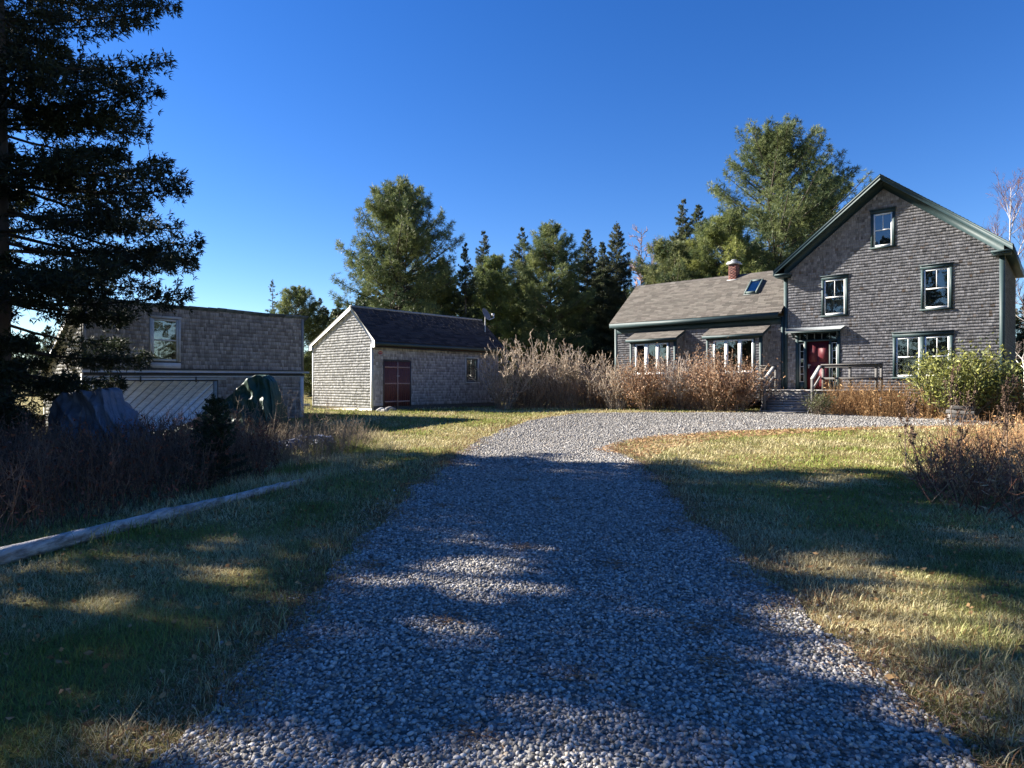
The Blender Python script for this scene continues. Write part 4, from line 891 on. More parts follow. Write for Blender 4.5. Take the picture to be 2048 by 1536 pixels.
def stalks(mb, pts, H, r0, c, c2, lean=.18, leafn=0, leafl=.1, leafw=.03, lc=None, lc2=None, head=0, side=0):
    n = len(pts); m_ = 4; st = np.linspace(0, 1, m_); h = H * rng.uniform(.5, 1.1, n) if np.isscalar(H) else H * rng.uniform(.6, 1.1, n)
    p0 = np.c_[pts, gz(pts[:, 0], pts[:, 1]) - .02]; cur = unit(rng.normal(0, lean, (n, 3)) * np.array([1, 1, 0]) + np.array([0, 0, 1.]))
    P = np.zeros((n, m_, 3)); P[:, 0] = p0
    for j in range(1, m_):
        cur = unit(cur + rng.normal(0, .09, (n, 3))); P[:, j] = P[:, j - 1] + cur * (h / (m_ - 1))[:, None]
    k = rng.random((n, 1)); cc = np.array(c) * (1 - k) + np.array(c2) * k
    mb.tubes(P, r0 * rng.uniform(.6, 1.3, n)[:, None] * (1 - .6 * st), 3, cc)
    if side:
        b = np.repeat(np.arange(n), side); m = len(b); u = .3 + .65 * rng.random(m); fi = u * (m_ - 1); i0 = fi.astype(int); fr = (fi - i0)[:, None]
        q0 = P[b, i0] * (1 - fr) + P[b, np.minimum(i0 + 1, m_ - 1)] * fr; d = unit(rdir(m) * .8 + np.array([0, 0, .5])); ln = h[b] * .22 * rng.uniform(.5, 1.2, m)
        Q = np.stack([q0, q0 + d * ln[:, None] * .5, q0 + unit(d + np.array([0, 0, .4])) * ln[:, None]], 1); mb.tubes(Q, np.tile(np.array([.6, .5, .3]) * r0, (m, 1)), 3, cc[b])
    if leafn:
        b = rng.integers(0, n, leafn); u = .15 + .85 * rng.random(leafn); fi = u * (m_ - 1); i0 = np.minimum(fi.astype(int), m_ - 2); fr = (fi - i0)[:, None]
        q = P[b, i0] * (1 - fr) + P[b, i0 + 1] * fr; d = unit(rdir(leafn) + np.array([0, 0, -.2])); k = rng.random((leafn, 1))
        leaves(mb, q, d, leafl * rng.uniform(.5, 1.2, leafn), leafw * rng.uniform(.5, 1.2, leafn), np.array(lc) * (1 - k) + np.array(lc2) * k)
    return P
def W2(t, v): return (LX + CA * t + SA * v, LY - SA * t + CA * v)
bed = MB()
stalks(bed, scatter([W2(2.2, -2.05), W2(4.3, -2.1), W2(8.6, -1.3), W2(8.8, -2.6), W2(4.2, -3.3), W2(2.6, -3.2)], 1500), 1.35, .007, (.24, .13, .06), (.50, .33, .17), .22, 2600, .16, .03, (.24, .12, .05), (.5, .33, .16))
stalks(bed, scatter([W2(8.2, -1.5), W2(12, -.5), W2(12, -2.6), W2(8.0, -2.8)], 700), 1.5, .008, (.26, .12, .05), (.55, .34, .15), .15, 1200, .16, .03, (.3, .14, .05), (.6, .38, .18))
stalks(bed, scatter([W2(2.2, -2.05), W2(7.3, -2.0), W2(7.2, -3.4), W2(2.3, -3.3)], 500), .35, .006, (.4, .22, .1), (.66, .45, .22), 1.6)
tag(bed.build('dry_perennials', M_DRY), 'bed of dried orange and tan perennial stalks before the porch and farmhouse', None, None, 'stuff')
bed2 = MB()
stalks(bed2, scatter([(4.6, 29.3), (6.5, 28.2), (8.6, 26.2), (9.5, 26.2), (9.3, 27.4), (5.2, 30.6), (0, 31.0), (-.3, 29.4)], 1900), 1.35, .010, (.16, .095, .06), (.54, .38, .25), .38, 7000, .09, .04, (.2, .10, .05), (.48, .28, .13), side=2)
tag(bed2.build('dry_undergrowth', M_DRY), 'dry brown undergrowth at the foot of the shrubs by the wing', None, None, 'stuff')
brush = MB()
BR = [(-5.2, 6.3), (-4.75, 7.4), (-4.4, 9.0), (-4.1, 11.0), (-4.6, 13.0), (-6.5, 15.0), (-9.5, 15.5), (-12, 14.5), (-11, 12), (-8.5, 9.0), (-6.6, 6.6)]
stalks(brush, scatter(BR, 3800), .95, .006, (.065, .04, .03), (.24, .155, .115), .28, 9000, .075, .035, (.07, .028, .02), (.28, .10, .06), side=4)
stalks(brush, scatter([(-6.3, 12.3), (-4.0, 12.0), (-3.3, 15.5), (-4.2, 17.5), (-7.6, 17.5), (-7.5, 14)], 1600), .62, .005, (.17, .13, .09), (.36, .29, .2), .35, 1500, .12, .014, (.2, .15, .09), (.38, .3, .19), side=2)
stalks(brush, scatter([(-5.4, 10), (-4.2, 11), (-3.6, 15), (-4.2, 18), (-8, 18)], 90), 1.25, .006, (.14, .10, .08), (.34, .27, .2), .14, 300, .09, .03, (.15, .1, .07), (.3, .22, .15), side=5)
tag(brush.build('brush', M_DRY), 'tangle of dark brown bramble and dead weeds along the left side', None, None, 'stuff')
# taller bare thicket under the big spruce
thick = MB()
stalks(thick, scatter([(-6.9, 6.6), (-6.2, 8.0), (-8.2, 11.5), (-11.5, 14.3), (-14, 14.5), (-12, 9), (-9, 6.4)], 900), 1.15, .008, (.05, .036, .03), (.20, .145, .115), .3, 5200, .085, .045, (.07, .04, .03), (.32, .15, .10), side=5)
tag(thick.build('thicket', M_DRY), 'dark thicket of bare twigs and withered leaves beneath the huge spruce', None, None, 'stuff')
RW = [(5.9, 7.2), (5.6, 8.6), (6.5, 10.2), (7.4, 11.4), (8.8, 13.2), (11.5, 15), (14.5, 15.5), (13, 12), (9.5, 8.6), (7.2, 6.8)]
rw = MB()
stalks(rw, scatter(RW, 1500), .9, .006, (.10, .055, .04), (.52, .37, .22), .45, 3200, .11, .032, (.16, .075, .04), (.48, .28, .13), side=3)
stalks(rw, scatter([(8.2, 12.8), (11, 14.6), (15, 16.5), (14.6, 13.4), (10.5, 11)], 900), .9, .006, (.30, .16, .08), (.58, .38, .2), .25, 1800, .13, .03, (.3, .15, .06), (.6, .38, .18), side=2)
stalks(rw, scatter([(5.7, 7.4), (5.6, 8.6), (6.6, 10.4), (8, 11.6), (8.4, 9.4), (7, 7.4)], 260), .9, .008, (.17, .07, .05), (.36, .17, .11), .75, 500, .16, .02, (.2, .11, .07), (.45, .33, .2), side=2)
tag(rw.build('weed_thicket', M_DRY), 'tangled thicket of dead brown weeds at the right edge', None, None, 'stuff')
# individual tall weed stalks standing over the thicket
def weed(label, x, y, H, seed, heads=26):
    global rng
    keep = rng; rng = np.random.default_rng(seed)
    mb = MB(); n = 7; z = np.linspace(0, 1, n)
    P = np.stack([np.cumsum(rng.normal(0, .025, n)), np.cumsum(rng.normal(0, .025, n)), z * H - .03], 1)[None]; mb.tubes(P, (.011 * (1 - .6 * z))[None], 5, (.17, .12, .09))
    k = 9; u = rng.uniform(.35, .9, k); q0 = np.stack([np.interp(u, z, P[0, :, i]) for i in range(3)], 1); d = unit(rdir(k) * np.array([1, 1, .2]) + np.array([0, 0, .9])); ln = H * .22 * rng.uniform(.5, 1, k)
    Q = np.stack([q0, q0 + d * ln[:, None] * .5, q0 + unit(d + np.array([0, 0, .5])) * ln[:, None]], 1); mb.tubes(Q, np.tile([.006, .005, .003], (k, 1)), 4, (.17, .12, .09))
    b = rng.integers(0, k, heads * 8); t = rng.random(heads * 8)[:, None]; pos = Q[b, 1] * (1 - t) + Q[b, 2] * t
    ut = rng.uniform(.8, 1, 60); tp = np.stack([np.interp(ut, z, P[0, :, i]) for i in range(3)], 1); pos = np.concatenate([pos, tp]); nn = len(pos)
    leaves(mb, pos, unit(rdir(nn) + np.array([0, 0, .3])), .045, .025, jit((.13, .085, .06), .4, nn)); rng = keep
    o = mb.build('weed_stalk', M_DRY); o.location = (x, y, g1(x, y)); tag(o, label, 'weed', 'tall dead weed stalks on the right')
for i, (px, Y, H, lb) in enumerate(((1808, 12.0, 1.35, 'thin dead weed stalk farthest left against the gravel'), (1832, 11.6, 1.25, 'short leaning dead weed stalk beside the farthest left one'), (1905, 11.8, 1.95, 'tall pale dead stalk in front of the evergreen bush'), (1916, 11.5, 1.5, 'dark dead stalk close beside the tall pale one'), (1990, 11.2, 1.6, 'dark straight dead stalk right of the evergreen bush'), (2010, 11.0, 1.75, 'tallest dark dead stalk near the right edge'))):
    weed(lb, at_px(px, Y), Y, H, 200 + i)

# ------------------------------------------------------------------ ground
DRIVE = [(-1.55, 1.2), (-1.52, 2.67), (-1.5, 3.4), (-1.5, 4.34), (-1.53, 4.98), (-1.56, 6.0), (-1.55, 7.54), (-1.49, 9.68), (-1.35, 12.45), (-1.05, 15.0), (-.35, 18.47), (.6, 21.3), (2.0, 24.0), (3.2, 25.0), (5.12, 25.4), (7.6, 25.5), (10.6, 25.35), (12.23, 25.0), (14.44, 23.6), (17.9, 22.1), (24, 20.6), (24, 19.2), (16.1, 19.9), (13.66, 19.8), (10.24, 19.2), (6.92, 18.4), (3.9, 17.0), (2.9, 15.9), (2.3, 14.4), (2.55, 12.45), (2.43, 10.16), (2.18, 7.83), (2.09, 6.27), (2.04, 5.17), (2.05, 4.25), (2.03, 3.35), (1.95, 2.67), (1.9, 1.2)]
def smooth_poly(P, step=.14, amp=.07):
    P = np.array(P, float); n = len(P); out = []
    for i in range(n):
        p0, p1, p2, p3 = P[i - 1], P[i], P[(i + 1) % n], P[(i + 2) % n]
        k = max(2, int(np.linalg.norm(p2 - p1) / step))
        for t in np.arange(k) / k:
            out.append(.5 * (2 * p1 + (p2 - p0) * t + (2 * p0 - 5 * p1 + 4 * p2 - p3) * t * t + (3 * p1 - p0 - 3 * p2 + p3) * t ** 3))
    out = np.array(out); ph = np.arange(len(out))
    d = np.roll(out, -1, 0) - np.roll(out, 1, 0); nr = np.c_[-d[:, 1], d[:, 0]]; nr /= np.linalg.norm(nr, axis=1, keepdims=True) + 1e-9
    nz = np.convolve(np.r_[rng.normal(0, 1, len(out) + 10)], np.ones(5) / 5, 'same')[5:-5][:len(out)]
    return out + nr * (nz * amp * 1.6)[:, None]
DP = smooth_poly(DRIVE)
lo, hi = DP.min(0), DP.max(0)
gx, gy = np.meshgrid(np.arange(lo[0], hi[0], .35), np.arange(lo[1], hi[1], .35)); gp_ = np.c_[gx.ravel(), gy.ravel()]
gp_ = gp_[inpoly(gp_[:, 0], gp_[:, 1], DP)]; gp_ = gp_[edist(gp_[:, 0], gp_[:, 1], DP) > .12]
pts = np.concatenate([DP, gp_]); nE = len(DP)
res = geometry.delaunay_2d_cdt([Vector(p) for p in pts], [(i, (i + 1) % nE) for i in range(nE)], [], 1, 1e-5)
pv = np.array([tuple(p) for p in res[0]]); 
mb = MB(); mb.add(np.c_[pv, gz(pv[:, 0], pv[:, 1]) + .006], np.array([f for f in res[2] if len(f) == 3]))
def mat_gravel():
    m, nt, b, out = new_mat('gravel_bed'); L = nt.links.new; tc = N(nt, 'ShaderNodeTexCoord')
    vo = N(nt, 'ShaderNodeTexVoronoi', i_Scale=38.0); L(tc.outputs['Object'], vo.inputs['Vector'])
    no = N(nt, 'ShaderNodeTexNoise', i_Scale=1.1, i_Detail=5.0); L(tc.outputs['Object'], no.inputs['Vector'])
    sp = N(nt, 'ShaderNodeSeparateColor'); L(vo.outputs['Color'], sp.inputs[0])
    r1 = ramp(nt, sp.outputs[0], [(0, (.07, .068, .066)), (.5, (.17, .165, .16)), (1, (.34, .33, .32))]); r2 = ramp(nt, no.outputs[0], [(.35, (.8, .8, .8)), (.65, (1.1, 1.08, 1.05))])  # bed colour kept dark to stand for shadowed gaps between stones
    mx = N(nt, 'ShaderNodeMix', data_type='RGBA', blend_type='MULTIPLY'); mx.inputs[0].default_value = 1; L(r1.outputs[0], mx.inputs[6]); L(r2.outputs[0], mx.inputs[7]); L(mx.outputs[2], b.inputs['Base Color'])
    b.inputs['Roughness'].default_value = .9
    v2 = N(nt, 'ShaderNodeTexVoronoi', i_Scale=38.0, feature='F1'); L(tc.outputs['Object'], v2.inputs['Vector'])
    bp = N(nt, 'ShaderNodeBump', i_Strength=.9, i_Distance=.02, invert=True); L(v2.outputs['Distance'], bp.inputs['Height']); L(bp.outputs[0], b.inputs['Normal'])
    return m
dv = mb.build('driveway', mat_gravel(), smooth=True); tag(dv, None, None, None, 'structure')
def mat_lawn():
    m, nt, b, out = new_mat('lawn_soil'); L = nt.links.new; tc = N(nt, 'ShaderNodeTexCoord')
    n1 = N(nt, 'ShaderNodeTexNoise', i_Scale=.55, i_Detail=6.0, i_Roughness=.6); n2 = N(nt, 'ShaderNodeTexNoise', i_Scale=14.0, i_Detail=6.0, i_Roughness=.7)
    for n_ in (n1, n2): L(tc.outputs['Object'], n_.inputs['Vector'])
    r1 = ramp(nt, n1.outputs[0], [(.35, (.13, .145, .036)), (.5, (.25, .215, .085)), (.68, (.30, .235, .11))]); r2 = ramp(nt, n2.outputs[0], [(.3, (.35, .35, .33)), (.7, (1.25, 1.2, 1.1))])
    mx = N(nt, 'ShaderNodeMix', data_type='RGBA', blend_type='MULTIPLY'); mx.inputs[0].default_value = 1; L(r1.outputs[0], mx.inputs[6]); L(r2.outputs[0], mx.inputs[7]); L(mx.outputs[2], b.inputs['Base Color'])
    b.inputs['Roughness'].default_value = .95; b.inputs['Specular IOR Level'].default_value = .1
    bp = N(nt, 'ShaderNodeBump', i_Strength=.8, i_Distance=.05); L(n2.outputs[0], bp.inputs['Height']); L(bp.outputs[0], b.inputs['Normal'])
    return m
xs = np.unique(np.concatenate([np.arange(-32, 32.1, .5), -np.geomspace(32, 900, 16), np.geomspace(32, 900, 16)])); ys = np.unique(np.concatenate([np.arange(-12, 60, .5), -np.geomspace(12, 400, 10), np.geomspace(60, 1400, 18)]))
X, Y = np.meshgrid(xs, ys); idx = np.arange(X.size).reshape(X.shape)
mb = MB(); mb.add(np.c_[X.ravel(), Y.ravel(), gz(X, Y).ravel()], np.stack([idx[:-1, :-1], idx[:-1, 1:], idx[1:, 1:], idx[1:, :-1]], -1).reshape(-1, 4)); tag(mb.build('lawn', mat_lawn(), smooth=True), None, None, None, 'structure')

# gravel: real stones, dense near the camera, sparser with distance
ico = np.array([(0, 0, 1)] + [(.894 * math.cos(a), .894 * math.sin(a), .447) for a in np.arange(5) * 1.2566] + [(.894 * math.cos(a + .628), .894 * math.sin(a + .628), -.447) for a in np.arange(5) * 1.2566] + [(0, 0, -1)])
icf = [(0, 1 + i, 1 + (i + 1) % 5) for i in range(5)] + [(1 + i, 6 + i, 1 + (i + 1) % 5) for i in range(5)] + [(1 + (i + 1) % 5, 6 + i, 6 + (i + 1) % 5) for i in range(5)] + [(11, 6 + (i + 1) % 5, 6 + i) for i in range(5)]
def stones(mb, pts, size, zoff=0.0, cf=1.0, brown=.08):
    n = len(pts); sz = size * np.exp(np.clip(rng.normal(-.1, .34, n), -.8, .42))
    V = ico[None] * (1 + rng.uniform(-.26, .26, (n, 12, 1))); V = V * (np.stack([rng.uniform(.8, 1.35, n), rng.uniform(.7, 1.1, n), rng.uniform(.45, .8, n)], 1)[:, None] * sz[:, None, None] / 2)
    a = rng.normal(0, .45, n); ca, sa = np.cos(a)[:, None], np.sin(a)[:, None]; y, z = V[:, :, 1] * ca - V[:, :, 2] * sa, V[:, :, 1] * sa + V[:, :, 2] * ca; V = np.stack([V[:, :, 0], y, z], 2)
    a = rng.random(n) * 6.28; ca, sa = np.cos(a)[:, None], np.sin(a)[:, None]; x, y = V[:, :, 0] * ca - V[:, :, 1] * sa, V[:, :, 0] * sa + V[:, :, 1] * ca; V = np.stack([x, y, V[:, :, 2]], 2)
    V += np.c_[pts, gz(pts[:, 0], pts[:, 1]) + sz * .18 + zoff * rng.random(n)][:, None]
    k = np.clip(rng.normal(.45, .3, (n, 1)), 0, 1); c_ = (np.array([.115, .11, .103]) * (1 - k) + np.array([.60, .57, .53]) * k) * cf * np.clip(1.12 - .022 * pts[:, 1:2], .6, 1.05)  # stone colour darkens with distance to hold down the sunlit bend
    br = (rng.random((n, 1)) < brown); c_ = np.where(br, c_ * np.array([1.05, .92, .78]), c_)
    mb.add(V.reshape(-1, 3), (np.arange(n)[:, None, None] * 12 + np.array(icf)).reshape(-1, 3), np.repeat(c_, 12, axis=0))
def clip_y(poly, y0, y1, n):
    lo_, hi_ = np.asarray(poly).min(0), np.asarray(poly).max(0); p = rng.uniform((lo_[0], y0), (hi_[0], y1), (n, 2)); p = p[np.abs(p[:, 0]) < .84 * p[:, 1] + .4]; return p[inpoly(p[:, 0], p[:, 1], poly)]
gr = MB(); w_ = DP[:, 0].max() - DP[:, 0].min()
edge_grow = DP
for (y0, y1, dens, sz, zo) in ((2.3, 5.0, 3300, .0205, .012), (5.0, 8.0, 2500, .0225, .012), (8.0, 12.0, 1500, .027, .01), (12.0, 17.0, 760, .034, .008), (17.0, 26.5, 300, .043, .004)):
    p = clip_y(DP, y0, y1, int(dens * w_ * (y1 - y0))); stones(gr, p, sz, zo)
# strays beyond the edge
for _ in range(1):
    i = rng.integers(0, len(DP), 8200); p = DP[i] + rng.normal(0, .17, (8200, 2)); p = p[(p[:, 1] > 2.2) & (p[:, 1] < 14)]; stones(gr, p, .024, .004, .9, .3)
tag(gr.build('gravel', M_STONE), 'loose grey gravel covering the drive', None, None, 'stuff')

# grass: short matted late-autumn blades, straw and green in patches; straw gathers along the drive's edge
def vnoise(x, y, sc, seed):
    r_ = np.random.default_rng(seed); G = r_.random((64, 64)); u, v = (x / sc) % 64, (y / sc) % 64; i, j = u.astype(int) % 64, v.astype(int) % 64; f, g = S(u - np.floor(u)), S(v - np.floor(v))
    return (G[i, j] * (1 - f) + G[(i + 1) % 64, j] * f) * (1 - g) + (G[i, (j + 1) % 64] * (1 - f) + G[(i + 1) % 64, (j + 1) % 64] * f) * g
def grass(mb, pts, ln, wd, flat=1.0, straw=None, edge=None):
    n = len(pts); x, y = pts[:, 0], pts[:, 1]
    p1 = vnoise(x, y, 1.3, 1) * .6 + vnoise(x, y, .42, 2) * .4; p2 = vnoise(x, y, .8, 3)
    k = np.clip((p1 - .5) * 2.6 + .50 + rng.normal(0, .22, n), 0, 1)[:, None]
    ed = np.exp(-(edist(x, y, DP) / .45) ** 2)[:, None]
    k = np.clip(k + ed * rng.random((n, 1)) * .9, 0, 1)
    g = np.array([.21, .25, .055]) * (.7 + .6 * rng.random((n, 1))); s_ = np.array([.60, .52, .30]) * (.55 + .65 * rng.random((n, 1))); c_ = g * (1 - k) + s_ * k
    bn = (rng.random((n, 1)) < .12 + .35 * ed); c_ = np.where(bn, np.array([.22, .125, .06]) * (.6 + .6 * rng.random((n, 1))), c_)
    l = ln * rng.uniform(.5, 1.3, n) * (.75 + .7 * p2); a = rng.random(n) * 6.28; tl = np.clip(rng.normal(.95, .3, n) * flat, .15, 1.5)
    hd = np.stack([np.cos(a), np.sin(a), 0 * a], 1); d0 = unit(hd * np.sin(tl * .7)[:, None] + np.array([0, 0, 1.]) * np.cos(tl * .7)[:, None]); d1 = unit(hd * np.sin(tl * 1.25)[:, None] + np.array([0, 0, 1.]) * np.cos(tl * 1.25)[:, None])
    b = np.c_[x, y, gz(x, y) - .004]; sd_ = np.stack([-np.sin(a), np.cos(a), 0 * a], 1) * (wd * rng.uniform(.7, 1.3, n))[:, None] / 2
    m = b + d0 * (l * .55)[:, None]; t = m + d1 * (l * .5)[:, None]; t[:, 2] = np.maximum(t[:, 2], b[:, 2] + .01)
    V = np.stack([b - sd_, b + sd_, m + sd_ * .8, m - sd_ * .8, t], 1).reshape(-1, 3); i = np.arange(n)[:, None] * 5; cc = np.repeat(c_, 5, axis=0)
    mb.add(V, i + np.array([0, 1, 2, 3]), cc); mb.f.append(i + np.array([3, 2, 4]) + mb.n - len(V))
gm = MB()
def lawn_pts(y0, y1, dens):
    xw = .84 * y1 + .6; p = rng.uniform((-xw, y0), (xw, y1), (int(dens * 2 * xw * (y1 - y0)), 2)); p = p[np.abs(p[:, 0]) < .84 * p[:, 1] + .5]
    inn = inpoly(p[:, 0], p[:, 1], DP); e = edist(p[:, 0], p[:, 1], DP); keep_ = ~inn | (e < (.14 + .75 * np.clip(vnoise(p[:, 0], p[:, 1], .55, 9) - .42, 0, 1)) * rng.random(len(p)) ** 1.3)
    return p[keep_]
for (y0, y1, dens, l, w) in ((2.3, 4.5, 6800, .052, .0034), (4.5, 7, 3800, .058, .0045), (7, 11, 1200, .07, .008), (11, 17, 520, .078, .013), (17, 27, 230, .085, .02), (27, 34, 90, .09, .03)):
    p = lawn_pts(y0, y1, dens)
    if y0 >= 7: p = p[(p[:, 0] > -5.4 - .25 * (p[:, 1] - 7)) ]
    grass(gm, p, l, w)
# longer tufts along the edges and under the weeds
i = rng.integers(0, len(DP), 700); cpt = DP[i] + rng.normal(0, .16, (700, 2)); cpt = cpt[(cpt[:, 1] > 2.3) & (cpt[:, 1] < 16) & ~inpoly(cpt[:, 0], cpt[:, 1], DP)]
p = np.repeat(cpt, 26, axis=0) + rng.normal(0, .045, (len(cpt) * 26, 2)); grass(gm, p, .11, .006, .9)
p = scatter([(2.2, 2.6), (3.2, 2.6), (3.4, 4.2), (2.3, 4.4)], 26); p = np.repeat(p, 50, axis=0) + rng.normal(0, .05, (1300, 2)); grass(gm, p, .12, .0045, .9)
p = scatter([(-4.6, 6), (-3.9, 6.3), (-3.0, 11), (-2.6, 15), (-3.6, 18), (-5, 16), (-4.2, 11)], 7000); grass(gm, p, .17, .008, .8)
tag(gm.build('grass', M_GRASS), 'short matted lawn grass, straw coloured and green', None, None, 'stuff')
# dead pine straw and leaf litter on the lawn side of the drive's bend and along its edges
li = MB()
p = scatter([(1.9, 14.6), (2.6, 15.9), (3.6, 17.0), (6.0, 18.3), (10, 19.1), (13, 19.6), (13, 19.2), (9, 18.3), (5.4, 16.6), (3.6, 14.8), (2.9, 13.3)], 9000); k = rng.random((9000, 1)); a = rng.random(9000) * 6.28
blades(li, np.c_[p, gz(p[:, 0], p[:, 1]) + .012 + rng.random(9000) * .015], unit(np.stack([np.cos(a), np.sin(a), rng.normal(0, .15, 9000)], 1)), .12 * rng.uniform(.5, 1.2, 9000), .014, np.array([.24, .12, .06]) * (1 - k) + np.array([.58, .4, .22]) * k)
i = rng.integers(0, len(DP), 46000); p = DP[i] + rng.normal(0, .17, (46000, 2)); p = p[vnoise(p[:, 0], p[:, 1], .7, 11) > .45]; p = p[(p[:, 1] > 2.3) & (p[:, 1] < 16)]
i = rng.integers(0, 14, 1500); cl = np.array([(.35, 3.5), (1.15, 3.65), (-.4, 4.3), (.1, 6.2), (.9, 5.6), (-.9, 8.3), (1.5, 4.3), (.6, 8.8), (-.2, 2.9), (1.7, 6.9), (.15, 10.5), (-1.2, 5.6), (-1.3, 3.9), (1.25, 4.15)]); p = np.concatenate([p, cl[i] + rng.normal(0, .07, (1500, 2))]); n = len(p); k = rng.random((n, 1)); a = rng.random(n) * 6.28
blades(li, np.c_[p, gz(p[:, 0], p[:, 1]) + .022 + rng.random(n) * .012], unit(np.stack([np.cos(a), np.sin(a), rng.normal(0, .18, n)], 1)), .055 * rng.uniform(.5, 1.3, n), .006, np.array([.14, .075, .045]) * (1 - k) + np.array([.36, .24, .14]) * k)
p = lawn_pts(2.6, 12, 26); n = len(p); k = rng.random((n, 1)); a = rng.random(n) * 6.28
leaves(li, np.c_[p, gz(p[:, 0], p[:, 1]) + .035 + rng.random(n) * .02], unit(np.stack([np.cos(a), np.sin(a), rng.normal(0, .3, n)], 1)), .05 * rng.uniform(.5, 1.2, n), .03, np.array([.15, .08, .04]) * (1 - k) + np.array([.42, .27, .13]) * k)
tag(li.build('leaf_litter', M_DRY), 'brown leaf litter and pine straw along the gravel edges', None, None, 'stuff')

# ------------------------------------------------------------------ log, tarps, small things
def log():
    n = 60; z = np.linspace(0, 1, n); x = -5.05 + 1.72 * z + .015 * np.sin(z * 7); y = 3.6 + 6.56 * z; r_ = .092 - .042 * z + .002 * np.sin(z * 23) + rng.normal(0, .0015, n)
    r_[34:36] += .008
    P = np.stack([x, y, gz(x, y) + r_ * .85 + .02 * z + .005 * np.sin(z * 5)], 1)[None]; mb = MB(); mb.tubes(P, r_[None], 14, (.3, .29, .28))
    for e in (0, n - 1): mb.f.append(np.array([[e * 14, e * 14 + i, e * 14 + i + 1] for i in range(1, 13)]))
    v = mb.v[0].reshape(n, 14, 3); c_ = np.broadcast_to(np.array([.33, .315, .30]), (n, 14, 3)).copy(); pt = np.repeat(rng.random((n, 14)), 1, 0); c_ *= (.75 + .4 * np.kron(rng.random((n // 3, 7)), np.ones((3, 2))))[:, :, None]; c_[pt < .07] *= np.array([.35, .3, .26]); mb.c[0] = c_.reshape(-1, 3)
    return mb
def mat_log():
    m, nt, b_, out = new_mat('log_wood'); L = nt.links.new; tc = N(nt, 'ShaderNodeTexCoord')
    def noise(scale, sc, det=5.0):
        mp = N(nt, 'ShaderNodeMapping'); mp.inputs['Scale'].default_value = sc; L(tc.outputs['Object'], mp.inputs[0]); n_ = N(nt, 'ShaderNodeTexNoise', i_Scale=scale, i_Detail=det, i_Roughness=.65); L(mp.outputs[0], n_.inputs['Vector']); return n_
    n1 = noise(1.0, (24, 2.0, 24)); n2 = noise(1.0, (9, 3.2, 9), 6.0); n3 = noise(7.0, (1, 1, 1))
    r1 = ramp(nt, n1.outputs[0], [(.3, (.22, .21, .20)), (.5, (.44, .43, .415)), (.7, (.60, .585, .57))]); r2 = ramp(nt, n2.outputs[0], [(.50, (1, 1, 1)), (.62, (.62, .56, .50))]); r3 = ramp(nt, n3.outputs[0], [(.35, (.75, .75, .78)), (.65, (1.1, 1.08, 1.05))])
    x1 = N(nt, 'ShaderNodeMix', data_type='RGBA', blend_type='MULTIPLY'); x1.inputs[0].default_value = 1; L(r1.outputs[0], x1.inputs[6]); L(r2.outputs[0], x1.inputs[7])
    x2 = N(nt, 'ShaderNodeMix', data_type='RGBA', blend_type='MULTIPLY'); x2.inputs[0].default_value = 1; L(x1.outputs[2], x2.inputs[6]); L(r3.outputs[0], x2.inputs[7]); L(x2.outputs[2], b_.inputs['Base Color']); b_.inputs['Roughness'].default_value = .85
    ad = N(nt, 'ShaderNodeMath', operation='SUBTRACT'); L(n1.outputs[0], ad.inputs[0]); L(n2.outputs[0], ad.inputs[1]); bp = N(nt, 'ShaderNodeBump', i_Strength=.9, i_Distance=.03); L(ad.outputs[0], bp.inputs['Height']); L(bp.outputs[0], b_.inputs['Normal']); return m
lg = log().build('fallen_log', mat_log(), smooth=True); tag(lg, 'long peeled pale log lying along the brush on the left lawn', 'log')

